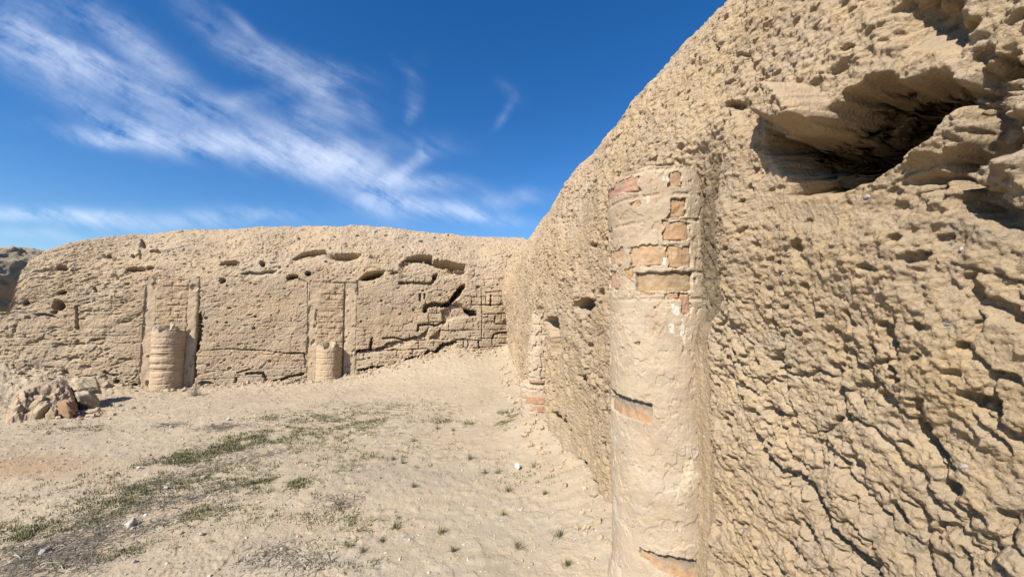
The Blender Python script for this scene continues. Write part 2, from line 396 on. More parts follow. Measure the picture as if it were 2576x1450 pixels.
w.ell(*Z1(830, 1068), 8, 6, .13); w.ell(*Z1(960, 1092), 13, 5, .16); w.ell(*Z1(1045, 1095), 5, 8, .1); w.groove(zs(Z1, (1040, 1040), (1048, 1085)), .02, .06)
w.ell(*Z1(185, 1005), 6, 7, .12); w.groove(zs(Z1, (170, 1010), (200, 1060), (250, 1080)), .025, .08); w.ell(*Z1(130, 1040), 9, 4, .1)
w.groove(zs(Z1, (740, 1000), (790, 1025), (830, 1020)), .02, .07)
w.groove(zs(Z1, (1355, 1090), (1360, 1050), (1385, 1030), (1380, 980)), .02, .06)
w.ledge(zs(Z1, (1365, 1095), (1430, 1062), (1480, 1065), (1560, 1095), (1640, 1085), (1670, 1045)), .07, .1)
w.groove(zs(Z1, (1660, 1090), (1665, 1045)), .02, .07); w.groove(zs(Z1, (1680, 1005), (1770, 980)), .015, .06)
w.groove(zs(Z1, (1430, 850), (1600, 838), (1800, 842)), .01, .03)
for x, y in ((300, 760), (430, 800), (560, 790), (380, 680), (610, 560), (700, 760), (220, 960), (330, 960), (600, 950), (520, 890), (880, 640), (880, 900)):
    w.ledge(zs(Z1, (x - 45, y + 6), (x, y - 5), (x + 50, y + 3)), random.uniform(.03, .06), .05)

# ---- the two column bays: shallow recesses, smooth plaster round them
def bay(w, px_l, px_r, px_top, depth=.05, zlow=-1, ztop=None):
    pts = w.L([(px_l, px_top), (px_r, px_top)]); s0, s1 = pts[0][0], pts[1][0]; zt = (pts[0][1] + pts[1][1]) / 2
    m = ss(s0 - .02, s0 + .02, S) * (1 - ss(s1 - .02, s1 + .02, S)) * (1 - ss(zt - .02, zt + .03, w.Z0)) * (w.T < w.ttop)
    w.D[:] = lerp(w.D, -depth + .1 * w.D, m.astype(f32)).astype(f32)
    return s0, s1, zt
B1 = bay(w, 373, 499, 703, .06)
B2 = bay(w, 781, 899, 710, .07)
# mud stands proud of the bay on the right: dark crevice
w.groove(zs(Z1, (1403, 340), (1398, 420), (1400, 500), (1390, 580)), .036, .13)
w.groove(zs(Z1, (1402, 600), (1408, 680), (1395, 760), (1382, 835)), .06, .16)
w.groove(zs(Z1, (1375, 850), (1378, 900), (1372, 1000), (1360, 1080)), .028, .08)
w.groove(zs(Z2, (638, 480), (640, 560), (622, 610), (630, 700), (622, 800), (620, 930), (618, 1050)), .018, .06)
w.groove(zs(Z2, (325, 490), (328, 600), (326, 800), (316, 1000)), .010, .03)

tint = 1 + .14 * fbm(S * 1.3, T * 1.3, 3, 81) + .07 * fbm(S * 6, T * 6, 2, 82)
warm = fbm(S * .8 + 4, T * 1.1, 3, 83)
w.col = (MUD * tint[..., None] * (1 + np.stack([.05 * warm, 0 * warm, -.10 * warm], -1))).astype(f32)
grey = ss(.28, .6, fbm(S * 2.1, T * 2.6, 3, 84))[..., None] * .35
w.col = lerp(w.col, np.array([.42, .36, .27], f32), grey).astype(f32)

# ================================================================== RIGHT WALL
Yk = np.array([-4, 5.3, 6.2, 12.]); Xk = np.array([.885 + .1617 * 6.3, .40, .30, -.15])
_yy = np.linspace(-4, 12, 1601); _xx = np.interp(_yy, Yk, Xk)
_k = np.hanning(121); _k /= _k.sum(); _xx = np.convolve(np.pad(_xx, 60, mode='reflect', reflect_type='odd'), _k, 'valid')
_dx = np.gradient(_xx, _yy)
def XW(y): return np.interp(y, _yy, _xx)
PROF_R = [(-.5, -.12), (0, -.05), (.5, 0), (1.9, 0), (2.25, .02), (2.6, .09), (3.0, .2), (3.4, .36), (3.7, .56), (3.86, .85), (3.92, 1.2), (3.7, 2.0), (2, 2.7), (-.5, 2.9)]
def kR(s):
    s = np.asarray(s, float)
    top = np.interp(s, [-4, 1.5, 3.0, 5.0, 7.5, 9, 10, 11, 13], [3.95, 3.92, 3.86, 3.80, 3.72, 3.70, 3.72, 3.7, 3.7]) + .07 * fbm(s * .9, s * 0 + 5.5, 4, 190) + .03 * fbm(s * 5, s * 0 + 1.5, 3, 191)
    return ((top - 1.5) / (3.92 - 1.5)).astype(float)
ys = [-3.2]
while ys[-1] < 11.2:
    y = ys[-1]
    st = .05 if y < -.5 else (.02 if y < .35 else min(.014, max(.0036, .0036 * (y / 1.45) ** 1.6)))
    ys.append(y + st)
sR = np.array(ys)
tR = np.concatenate([np.arange(0, .75, .009), np.arange(.75, 4.3, .0042), np.arange(4.3, 5.0, .008), np.arange(5.0, 9.5, .12)])
WR = Wall(None, PROF_R, sR, tR, kR)
def _pir(p):
    return p[1], (p[0] - XW(p[1])) * .987
WR.plan_inv = _pir
def _par(s):
    x = XW(s); d = np.interp(s, _yy, _dx); l = np.sqrt(1 + d * d)
    return np.stack([x, s], 1), np.stack([-1 / l, d / l], 1)
WR.plan_arr = _par; WR.tsign = -1.; WR.flip = True
w = WR; S, T = w.S, w.T
w.N1 = fbm(S * 11, T * 11, 4, 103).astype(f32) * 1.6; w.N2 = fbm(S * 34, T * 34, 3, 105).astype(f32) * 1.5
wx = fbm(S * 1.9, T * 1.9, 3, 111) * .2; wy = fbm(S * 1.9, T * 1.9, 3, 112) * .2
# axes turned so ridges run down towards the viewer
ca, sa = math.cos(.85), math.sin(.85)
A = S * ca + T * sa; Bq = -S * sa + T * ca
big = fbm(S * .9, T * .9, 3, 121)
mid = fbm(A * 2.4 + wx, Bq * 4.2 + wy, 4, 122)
F1, F2, ID = worley((A + wx * .6 + .03 * w.N1) / .15, (Bq + wy * .6 + .02 * w.N1) / .11, 131)
lump1 = (1 - np.clip(F1, 0, 1) ** 1.6) * (.3 + ID)
F1, F2, ID = worley((A + wx * .3 + .010 * w.N2) / .068, (Bq + wy * .3 + .008 * w.N2) / .055, 132)
lump2 = (1 - np.clip(F1, 0, 1) ** 1.3) * (.25 + ID)
F1, F2, ID = worley((S + .004 * w.N2) / .030, (T + .003 * w.N2) / .024, 133)
lump3 = (1 - np.clip(F1, 0, 1)) * (.2 + ID)
F1, F2, ID = worley((S + .003 * w.N2) / .0135, T / .012, 134)
lump4 = (1 - np.clip(F1, 0, 1)) * (.2 + ID)
rough = np.clip(.7 + 1.5 * fbm(S * 1.5, T * 1.5, 3, 141) + .25 * ss(2.0, 2.6, w.Z0), .15, 1.5)
rg = np.abs(fbm(A * 3.4 + wx * 2, Bq * 5.2, 5, 145))
fold = np.maximum(0, .16 - rg) / .16
farS = ss(2.4, 3.5, S)
crumb = fbm(S * 42 + .3 * w.N1, T * 48, 5, 151, .68)
F1, F2, ID = worley((S + .006 * w.N2) / .047, (T + .006 * w.N2) / .036, 135)
lump5 = (1 - np.clip(F1, 0, 1)) * (.2 + ID)
lowz = 1 - ss(1.25, 1.9, w.Z0)
foldm = (.25 + .9 * lowz) * ss(-.25, .3, fbm(S * 1.4 + 3, T * 1.4, 3, 146)) * (1 - .5 * farS)
w.D += (.055 * big + .036 * mid * (.6 + .4 * lowz) * (1 - .45 * farS) + .016 * lump1 * rough * (.45 + .5 * lowz + 1.1 * farS) + .009 * lump2 * rough + .010 * lump5 * (.35 + .65 * rough) + .0075 * lump3 * (.4 + .6 * rough) + .004 * lump4
        - .022 * np.maximum(0, .08 - rg) / .08 * foldm + .0135 * crumb).astype(f32)
F1, F2, ID = worley(S / .16 + 2 * wx + .15 * w.N1, T / .13 + 2 * wy + .15 * w.N1, 163)
w.D += (.013 * (ID - .5) * ss(.02, .12, F2 - F1) - .009 * (1 - ss(.01, .07, F2 - F1)) * ss(.0, .3, fbm(S * 1.7, T * 1.7, 3, 164))).astype(f32)
F1, F2, ID = worley(S / .05 + .3 * w.N1, T / .04 + .3 * w.N1, 162)
w.D -= (.020 * (ID < .18 * np.clip(rough, .3, 1.1)) * ss(.42, .2, F1)).astype(f32)
F1, F2, ID = worley(S / .12 + wx, T / .10 + wy, 161)
pit = (ID < .14 * np.clip(rough, .3, 1.1)) * ss(.3 + .2 * w.N1, .1, F1)
w.D -= (.035 * pit * (1 + 1.5 * farS)).astype(f32)
# overhanging droop of proud lumps
w.UP -= (.16 * (w.D - .02)).astype(f32) * (w.T < w.ttop)

Z5 = lambda x, y: (1803.3 + .4 * x, .4 * y)
Z3 = lambda x, y: (1223.6 + .4441 * x, 579.6 + .4441 * y)
Z4 = lambda x, y: (1416.8 + .3553 * x, 386.4 + .3553 * y)
Z6 = lambda x, y: (1803.2 + .6004 * x, 579.6 + .6004 * y)
# --- relief of the cave region
w.bulge(zs(Z5, (1620, 330), (1700, 380), (1800, 420), (1933, 300), (2100, 300), (2100, 1500), (1900, 1300), (1700, 1150), (1600, 900), (1700, 640)), .10, .10)
w.bulge(zs(Z5, (1380, 800), (1480, 690), (1700, 640), (1740, 800), (1600, 950), (1300, 1080), (1200, 1050)), .07, .08)
# smooth pale skirt below the cave
sk = sdf_poly(S, np.nan_to_num(w.Z, nan=9.), w.L(zs(Z5, (380, 960), (540, 1060), (660, 1250), (850, 1240), (1080, 1110), (1250, 1230), (1050, 1400), (600, 1420), (250, 1350))))
w.D[:] = np.where(sk < .06, lerp(w.D, .5 * big * .06 + .35 * w.D, ss(.06, -.05, sk)), w.D)
# hanging boulder
w.bulge(zs(Z5, (370, 600), (560, 500), (760, 600), (800, 720), (760, 800), (620, 850), (540, 850), (420, 800), (375, 720)), .13, .04, .008)
# the cave
w.hole(zs(Z5, (365, 930), (372, 820), (420, 830), (530, 868), (620, 868), (740, 815), (800, 745), (812, 680), (870, 590), (1000, 505), (1150, 500), (1300, 540), (1500, 490), (1560, 500), (1640, 570),
           (1580, 650), (1500, 700), (1440, 790), (1410, 890), (1280, 920), (1200, 1010), (1110, 1060), (1000, 1110), (800, 1205), (640, 1242), (500, 1222), (530, 1140), (470, 1080), (400, 1000)), .72, .07, .10, .012, .13, .014)
w.hole(zs(Z5, (500, 1100), (560, 960), (760, 930), (1000, 900), (1250, 880), (1380, 840), (1280, 930), (1100, 1040), (900, 1130), (640, 1220), (530, 1200)), .80, .08, .15, .012, 0, .015)
ix = w.box(w.L([Z5(360, 480), Z5(1660, 1250)]), .25); _in = ss(-.14, -.34, w.D[ix])
w.D[ix] += (_in * (.05 * fbm(w.S[ix] * 7, w.Z[ix] * 7, 4, 191) + .02 * fbm(w.S[ix] * 25, w.Z[ix] * 40, 3, 192))).astype(f32)
_sl = ss(-.06, -.2, w.D[ix]); _dd = w.D[ix] * 9
w.UP[ix] += (_sl * (.05 * fbm(w.S[ix] * 7 + 4, _dd + w.Z[ix] * 4, 4, 193, .6) - .035 * np.abs(fbm(w.S[ix] * 11, _dd * 1.6, 3, 195)))).astype(f32)
w.ALONG[ix] += (_sl * (.06 * fbm(_dd + w.S[ix] * 4, w.Z[ix] * 7 + 4, 4, 194, .6) - .03 * np.abs(fbm(_dd * 1.6, w.Z[ix] * 12, 3, 196)))).astype(f32)
# hollow above right
w.hole(zs(Z5, (1085, 110), (1180, 0), (1250, -120), (1720, -120), (1700, 0), (1690, 100), (1720, 200), (1650, 300), (1560, 400), (1400, 380), (1250, 400), (1130, 395), (1100, 280)), .11, .09, .04, .02)
w.ell(*Z5(1370, 190), 14, 18, .08, -20, .03); w.ell(*Z5(1150, 350), 14, 14, .07, 0, .03)
w.hole(zs(Z5, (700, 470), (800, 430), (1020, 340), (1030, 370), (900, 460), (720, 490)), .08, .03)
# diagonal shaded gully under the right-hand lump
w.hole(zs(Z5, (1220, 1130), (1330, 1060), (1450, 1050), (1560, 1020), (1530, 1150), (1450, 1180), (1560, 1260), (1680, 1330), (1620, 1400), (1460, 1330), (1350, 1240), (1230, 1200)), .09, .05)
w.groove(zs(Z5, (1830, 500), (1740, 690), (1770, 900), (1600, 1010)), .045, .10)
w.groove(zs(Z5, (1480, 1100), (1600, 1250), (1800, 1380), (1933, 1420), (2060, 1500)), .03, .08)
w.groove(zs(Z5, (100, 650), (170, 662), (220, 660)), .016, .05)
w.ell(*Z5(470, 560), 12, 6, .07, 10, .02); w.ell(*Z5(365, 690), 6, 12, .08, 0, .02); w.ell(*Z5(545, 415), 10, 6, .05, 10, .02)
w.ell(*Z5(20, 250), 10, 22, .10, 0, .03); w.ell(*Z5(190, 330), 18, 8, .08, 0, .03); w.ell(*Z5(10, 530), 10, 8, .08)
# lower right folds
w.hk = .6; w.gk = .75; w.hd = 1.
for g, hw, dp in (([(170, 850), (190, 930), (260, 1010), (370, 1060), (400, 1130)], .024, .06), ([(400, 1090), (430, 1150), (470, 1240), (560, 1330), (640, 1430)], .03, .08),
                  ([(490, 600), (500, 720), (520, 800)], .018, .05), ([(840, 720), (840, 860), (920, 950)], .02, .05), ([(720, 400), (750, 470)], .022, .05),
                  ([(1060, 200), (1100, 300), (1230, 330), (1280, 380)], .02, .05), ([(720, 560), (760, 610)], .02, .05), ([(1070, 700), (1170, 740)], .022, .06),
                  ([(65, 265), (72, 370)], .012, .06), ([(40, 390), (15, 400)], .012, .05), ([(620, 1150), (690, 1200)], .012, .03), ([(720, 1170), (760, 1210)], .018, .045),
                  ([(1180, 1200), (1220, 1310)], .016, .05), ([(1010, 1340), (1040, 1430)], .014, .04), ([(820, 120), (880, 110)], .02, .07), ([(150, 500), (170, 560)], .014, .04),
                  ([(230, 540), (290, 575)], .016, .05), ([(870, 890), (930, 950), (960, 1000)], .014, .04), ([(560, 350), (575, 390)], .012, .03)):
    w.groove(zs(Z6, *g), hw, dp, .008)
for x, y, r in ((400, 1100, 10), (505, 570, 12), (540, 580, 8), (850, 740, 8), (1150, 740, 12), (960, 1130, 6), (1240, 1110, 12), (1080, 1000, 8), (250, 420, 8), (750, 1190, 9)):
    w.ell(*Z6(x, y), r, r * .7, .05, random.uniform(-30, 30), .02, 0, .008)
w.D += (.026 * (1 - ss(1.0, 1.3, S)) * ss(1.5, 1.9, w.Z0) * (fbm(S * 15, T * 15, 5, 197, .6) - .6 * np.abs(fbm(S * 9, T * 12, 4, 198)))).astype(f32)
# --- left of the near column
w.hk = 1.3; w.gk = 1.
w.ell(*Z3(572, 425), 24, 22, .55, 0, .05, .08); w.ell(*Z3(655, 360), 9, 15, .25, 0, .05); w.ell(*Z3(605, 85), 12, 10, .12, 0, .05); w.ell(*Z3(590, 120), 4, 9, .09, 0, .04)
w.hole(zs(Z3, (352, 500), (380, 478), (410, 490), (420, 540), (430, 620), (440, 680), (400, 710), (365, 700), (372, 600)), .08, .05)
w.ledge(zs(Z3, (350, 505), (380, 478), (412, 488)), .1, .12)
w.ell(*Z3(405, 1032), 9, 8, .12, 0, .05); w.groove(zs(Z3, (400, 1040), (440, 1080), (450, 1090)), .05, .1); w.ell(*Z3(478, 1135), 4, 6, .1, 0, .04)
w.groove(zs(Z3, (525, 1310), (560, 1350)), .05, .08); w.ell(*Z3(620, 1440), 9, 10, .16, 0, .05); w.groove(zs(Z3, (575, 1380), (600, 1430), (640, 1440)), .04, .12)
w.groove(zs(Z3, (530, 830), (580, 845)), .04, .06); w.groove(zs(Z3, (455, 690), (475, 725)), .05, .07)
for k in range(26):
    x, y = random.uniform(380, 660), random.uniform(120, 1000)
    w.ell(*Z3(x, y), random.uniform(2, 5), random.uniform(3, 7), .07, random.uniform(-30, 30), .05, 0, .01)
w.D += (.16 * ss(8.0, 10.0, S) * ss(1.0, 2.2, w.Z0) * (1 - ss(2.7, 3.5, w.Z0)) + .10 * ss(8.6, 10.0, S) * (1 - ss(2.9, 3.6, w.Z0))).astype(f32)
# --- around the columns on this wall: flat bays
CN = np.array([.885, 2.3]); CF = np.array([.40, 5.3])
dN = math.hypot(1, .1617)
def rbay(s0, s1, zt, target, keep):
    m = (ss(s0 - .02, s0 + .02, S) * (1 - ss(s1 - .03, s1 + .03, S)) * (1 - ss(zt - .03, zt + .05, w.Z0)) * (w.T < w.ttop)).astype(f32)
    strk = (.010 * fbm(S * 28, T * 3.0, 4, 171) + .006 * fbm(S * 55, T * 22, 3, 172))
    w.D[:] = lerp(w.D, target + keep * w.D + strk, m)
    w.UP[:] = lerp(w.UP, 0, m)
    return m
zt_n = 2.42
edge_n = 1.90 - .15 * ss(1.45, 1.7, w.Z0) + .02 * np.sin(T * 3.1) + .03 * fbm(T * 4, S * 2, 3, 173)
m_strip = (ss(edge_n - .03, edge_n + .03, S) * (1 - ss(2.75, 2.8, S)) * (1 - ss(zt_n - .22, zt_n + .12, w.Z0 + .05 * w.N1)) * (w.T < w.ttop)).astype(f32)
strk = (.014 * fbm(S * 30, T * 3.2, 4, 171) + .010 * fbm(S * 60, T * 20, 3, 172))
_up = ss(1.45, 1.62, w.Z0 + .04 * w.N1)
w.D += (.035 * _up * np.exp(-((S - edge_n + .10) / .10) ** 2) * (1 - ss(zt_n - .1, zt_n + .1, w.Z0))).astype(f32)
w.D[:] = lerp(w.D, -.02 - .075 * _up + (.12 + .4 * _up) * w.D + strk * (.6 + 1.3 * _up), m_strip); w.UP[:] = lerp(w.UP, 0, m_strip)
rbay(5.0, 5.62, 1.62, -.02, .15)
# bring the mud just above the near column forward a little so the shaft dies into it
w.D += (.02 * ss(1.95, 2.1, S) * (1 - ss(2.5, 2.7, S)) * ss(2.36, 2.46, w.Z0) * (1 - ss(2.7, 3.0, w.Z0))).astype(f32)
tint = 1 + .14 * fbm(S * 1.5, T * 1.5, 3, 181) + .08 * fbm(S * 9, T * 9, 3, 182)
warm = fbm(S * 1.1 + 4, T * 1.3, 3, 183)
w.col = (MUD * np.array([1.0, .985, .94]) * tint[..., None] * (1 + np.stack([.04 * warm, 0 * warm, -.10 * warm], -1))).astype(f32)
# old grey-brown render beside the column; upper strip's colour also carries the groove's shade
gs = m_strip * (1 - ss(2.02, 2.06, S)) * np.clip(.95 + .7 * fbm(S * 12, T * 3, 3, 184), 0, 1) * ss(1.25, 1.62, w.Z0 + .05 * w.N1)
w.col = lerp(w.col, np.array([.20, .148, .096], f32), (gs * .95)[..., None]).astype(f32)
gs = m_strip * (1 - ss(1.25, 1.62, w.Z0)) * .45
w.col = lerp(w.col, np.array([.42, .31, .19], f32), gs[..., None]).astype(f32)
# darker, straw-flecked render low on the wall between the columns
gs = ss(2.5, 2.8, S) * (1 - ss(4.6, 5.0, S)) * (1 - ss(1.3, 1.9, w.Z0 + .3 * fbm(S * 2, T * 2, 3, 185)))
w.col = lerp(w.col, np.array([.44, .33, .205], f32), (gs * .4)[..., None]).astype(f32)
grey = ss(.25, .6, fbm(S * 3.1, T * 3.6, 3, 186))[..., None] * .35
w.col = lerp(w.col, np.array([.42, .36, .27], f32), grey).astype(f32)

# ================================================================== ground
def ground_h(x, y, detail=True):
    x = np.asarray(x, f32); y = np.asarray(y, f32)
    dx, dy = x - OB[0], y - OB[1]
    s = dx * ub[0] + dy * ub[1]; q = dx * nb[0] + dy * nb[1]
    H = np.interp(s, [-9, -6.2, -5.4, -4.6, -4.0, -3.4, -2.95, -1.5, -.3, .4, .8, 1.5, 2.4, 2.9, 3.3, 3.8, 4.4], [.25, .40, .60, .42, .22, .10, .0, .03, .03, .10, .16, .34, .50, .56, .56, .54, .54])
    wd = .45 + 1.7 * H
    qq = np.maximum(q, 0)
    h = H * np.exp(-(qq / wd) ** 1.4)
    h = np.where((q < -1.5) & (s > -5.2), 0, h)
    q2 = np.maximum(XW(y) - x, 0)
    h = h + .17 * np.exp(-(q2 / .33) ** 1.3) * (1 + .5 * fbm(y * 1.6, y * 0 + 2.2, 3, 203)) * (y < 11) * ss(1.2, 2.8, y)
    h = h + .12 * np.exp(-((x - .22) ** 2 + (y - 4.95) ** 2) / (2 * .32 ** 2))
    h = h + .05 * fbm(x * .45, y * .45, 3, 201) * np.exp(-((y - 5) / 9) ** 2)
    if detail:
        h = h + .012 * fbm(x * 2.6, y * 2.6, 4, 211)
        rim = np.exp(-(qq / .9) ** 2)
        F1, F2, ID = worley(x / .075 + .2 * fbm(x * 9, y * 9, 2, 213), y / .075, 212)
        heap = ss(.12, .45, H) * np.exp(-(qq / 1.6) ** 2) * (s < -2)
        h = h + heap * (.05 * fbm(x * 3, y * 3, 4, 217) + .03 * fbm(x * 11, y * 11, 3, 218))
        rim = rim + heap
        h = h + (.010 + .016 * rim) * (1 - np.clip(F1, 0, 1)) * (ID > .72) * ID
        F1, F2, ID = worley(x / .028, y / .028, 214)
        h = h + (.006 + .006 * rim) * (1 - np.clip(F1, 0, 1)) * ID * np.clip(.6 + 1.5 * fbm(x * 1.3, y * 1.3, 2, 215), .1, 1.4)
        h = h + .005 * fbm(x * 14, y * 14, 3, 216)
    return h
def gpt(px, py):
    d = ray(px, py); t = 1.6 / max(-d[2], 1e-3)
    p = EYE + d * t
    for _ in range(12):
        hz = float(ground_h(p[0], p[1], False)); t = (1.6 - hz) / -d[2]; p = EYE + d * t
    return p
ratio = np.linspace(-1.75, 1.0, 1150)
yr = [1.15]
while yr[-1] < 13: yr.append(yr[-1] + min(.02, max(.0045, yr[-1] ** 2 / (1.6 * 384) * .8)))
yr = np.array(yr)
RR, YY = np.meshgrid(ratio, yr); XX = RR * YY
H = ground_h(XX, YY)
P = np.stack([XX, YY, H], -1)
pat = fbm(XX * .7, YY * .7, 4, 221); pat2 = fbm(XX * 3.5, YY * 3.5, 3, 222)
gc = EARTH * (1 + .10 * pat + .08 * pat2)[..., None]
def blob(cx, cy, rx, ry, jx=XX, jy=YY, nz=.35):
    c = gpt(cx, cy); a = gpt(cx + rx, cy); b = gpt(cx, cy - ry); d = gpt(cx, cy + ry)
    wx_, wy_ = max(abs(a[0] - c[0]), .03), max(abs(b[1] - d[1]) / 2, .03)
    sl = c[0] / c[1]
    u = (jx - c[0] - sl * (jy - c[1])) / wx_; v = (jy - c[1]) / wy_
    return np.exp(-(u * u + v * v) * .8)
for (cx, cy, rx, ry, colr, k) in ((60, 1170, 170, 28, (.40, .26, .14), .75), (1000, 1190, 200, 35, (.42, .36, .27), .6), (850, 1420, 300, 40, (.43, .37, .28), .5), (1250, 1330, 200, 60, (.44, .38, .28), .4),
                                  (1150, 940, 90, 40, (.50, .40, .27), .7), (1400, 1150, 90, 50, (.51, .40, .26), .6), (160, 1400, 170, 45, (.36, .29, .20), .2), (330, 1300, 140, 35, (.38, .31, .21), .2), (600, 1120, 260, 45, (.43, .36, .24), .3)):
    m = np.clip(blob(cx, cy, rx, ry) * (1 + .8 * pat2 + .5 * pat), 0, 1) * k
    gc = lerp(gc, np.array(colr), m[..., None])
K = len(ratio); R = len(yr)
q1 = grid_faces(R, K)
# outer apron to the horizon, a hand below
ext = np.array([-1500, -300, -80, -30, -14, -8, -4, -2, 0, 2, 4, 8, 14, 30, 80, 300, 1500.])
EX, EY = np.meshgrid(ext, np.array([-1500, -300, -80, -30, -12, -6, -3, -1.5, 0, 1.5, 3, 6, 9, 12, 16, 30, 80, 300, 2500.]))
EZ = np.where((EX > -18) & (EX < 8) & (EY > -.5) & (EY < 12.5), -.14, -.03) + 0 * EX
V = np.concatenate([P.reshape(-1, 3), np.stack([EX, EY, EZ], -1).reshape(-1, 3)])
cc = np.concatenate([gc.reshape(-1, 3), np.tile(EARTH, (EX.size, 1))])
q2_ = grid_faces(EX.shape[0], EX.shape[1]) + R * K
ground = raw_mesh('ground', V, np.concatenate([q1, q2_]), M_GRND, None, cc)
tag(ground, kind='structure')

# ================================================================== walls as things
e = empty('mudbrick_wall', (OB[0], OB[1], 0), 'long sunlit mud wall across the back with two half columns and rows of small hollows', 'wall')
WB.build('wall_body', M_MUD, e); wall_back = e
e = empty('mudbrick_wall', (XW(3.), 3., 0), 'towering rough mud wall filling the right side with a dark cave in it', 'wall')
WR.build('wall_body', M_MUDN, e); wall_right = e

# ---- shaded wall beyond the left end
sL = np.arange(-1.2, 7, .03); tL = np.arange(0, 8, .03)
prL = [(-.5, -.1), (0, -.05), (.9, 0), (1.7, .05), (2.2, .12), (2.6, .3), (2.9, .6), (3.0, 1.0), (2.9, 1.6), (2, 2.2), (-.5, 2.4)]
WL = Wall(None, prL, sL, tL, lambda s: 1 + .08 * np.sin(s * 1.3))
dl = norm3(np.array([.06, 1.0])); nl = np.array([dl[1], -dl[0]]); OL = np.array([-11.75, 8.9])
WL.plan_arr = lambda s: (OL[None] + np.outer(s, dl), np.repeat(nl[None], len(s), 0)); WL.tsign = 1.; WL.flip = False
F1, F2, ID = worley(WL.S / .35, WL.T / .25, 301); F1b, _, IDb = worley(WL.S / .12, WL.T / .1, 302)
WL.D += (.18 * fbm(WL.S * .8, WL.T * 1.2, 4, 303) + .10 * (1 - np.clip(F1, 0, 1)) * ID + .04 * (1 - np.clip(F1b, 0, 1)) * IDb + .03 * fbm(WL.S * 9, WL.T * 9, 3, 304)).astype(f32)
WL.col = (np.array([.42, .33, .22]) * (1 + .15 * fbm(WL.S * 2, WL.T * 2, 3, 305))[..., None]).astype(f32)
e = empty('mudbrick_wall', (OL[0], OL[1], 0), 'shaded crumbling mud wall glimpsed past the left end of the long back wall', 'wall')
WL.build('wall_body', M_MUD, e)

# ================================================================== rocks
_ico = {}
def sphere_pts(n=24, m=40):
    th = np.linspace(0, math.pi, n); ph = np.arange(m) * 2 * math.pi / m
    TH, PHI = np.meshgrid(th, ph, indexing='ij')
    return np.stack([np.sin(TH) * np.cos(PHI), np.sin(TH) * np.sin(PHI), np.cos(TH)], -1)
def rock(name, loc, size, colr, seed=0, p=3.0, rot=(0, 0, 0), parent=None, mat=None, n=22, amp=.12, sink=.15, facets=7, colvar=.1):
    r0 = np.random.default_rng(seed)
    d = sphere_pts(n, int(n * 1.7))
    r = 1 / (np.abs(d[..., 0]) ** p + np.abs(d[..., 1]) ** p + np.abs(d[..., 2]) ** p) ** (1 / p)
    for k in range(facets):
        a = r0.normal(size=3); a /= np.linalg.norm(a); h = r0.uniform(.62, .95)
        r = np.minimum(r, h / np.maximum(d @ a, 1e-3))
    nzs = fbm(d[..., 0] * 2.2 + d[..., 2] * 1.7 + seed, d[..., 1] * 2.2 - d[..., 2] * 1.1, 4, 400 + seed)
    r = r * (1 + amp * nzs)
    q = d * r[..., None] * np.array(size) / 2
    from mathutils import Euler
    Rm = np.array(Euler(rot).to_matrix())
    q = q @ Rm.T
    q[..., 2] += -q[..., 2].min() - sink * size[2] if parent is None else 0
    q = q + np.array(loc)
    c = np.array(colr) * (1 + colvar * 2 * nzs)[..., None]
    return raw_mesh(name, q, grid_faces(q.shape[0], q.shape[1], True, True), mat or M_STONE, parent, c)

# stones embedded in the walls (parts of the wall)
for k, (W_, wobj, px, py, sz, colr) in enumerate((
        (WR, wall_right, 2398, 815, (.03, .03, .02), (.36, .37, .37)), (WR, wall_right, 2195, 497, (.05, .04, .018), (.45, .45, .45)), (WR, wall_right, 1957, 168, (.05, .04, .05), (.40, .41, .42)),
        (WR, wall_right, 1876, 1336, (.02, .025, .03), (.28, .28, .28)), (WR, wall_right, 2222, 733, (.015, .014, .02), (.7, .68, .62)), (WR, wall_right, 2190, 1375, (.03, .03, .07), (.50, .48, .45)),
        (WR, wall_right, 1990, 1278, (.014, .014, .014), (.3, .3, .3)), (WR, wall_right, 2420, 1175, (.02, .016, .02), (.55, .5, .45)), (WR, wall_right, 2060, 1180, (.02, .02, .018), (.42, .4, .36)),
        (WB, wall_back, 551, 852, (.06, .05, .05), (.40, .39, .37)), (WB, wall_back, 121, 836, (.09, .06, .07), (.52, .49, .45)), (WB, wall_back, 685, 722, (.05, .05, .05), (.42, .42, .42)),
        (WB, wall_back, 1068, 632, (.20, .16, .08), (.50, .39, .25)), (WB, wall_back, 802, 618, (.20, .14, .07), (.42, .31, .2)), (WB, wall_back, 1040, 820, (.05, .05, .05), (.46, .45, .42)))):
    s_, z_ = W_.hit(px, py); p_, n_ = W_.at(s_, z_)
    rock('embedded_stone', p_ - n_ * sz[1] * .3, tuple(q_ * .9 for q_ in sz), tuple(q_ * .68 for q_ in colr), 500 + k, 2.6, (0, random.uniform(-.4, .4), math.atan2(n_[1], n_[0]) + math.pi / 2), wobj, M_STONE, 18, .25, facets=9)

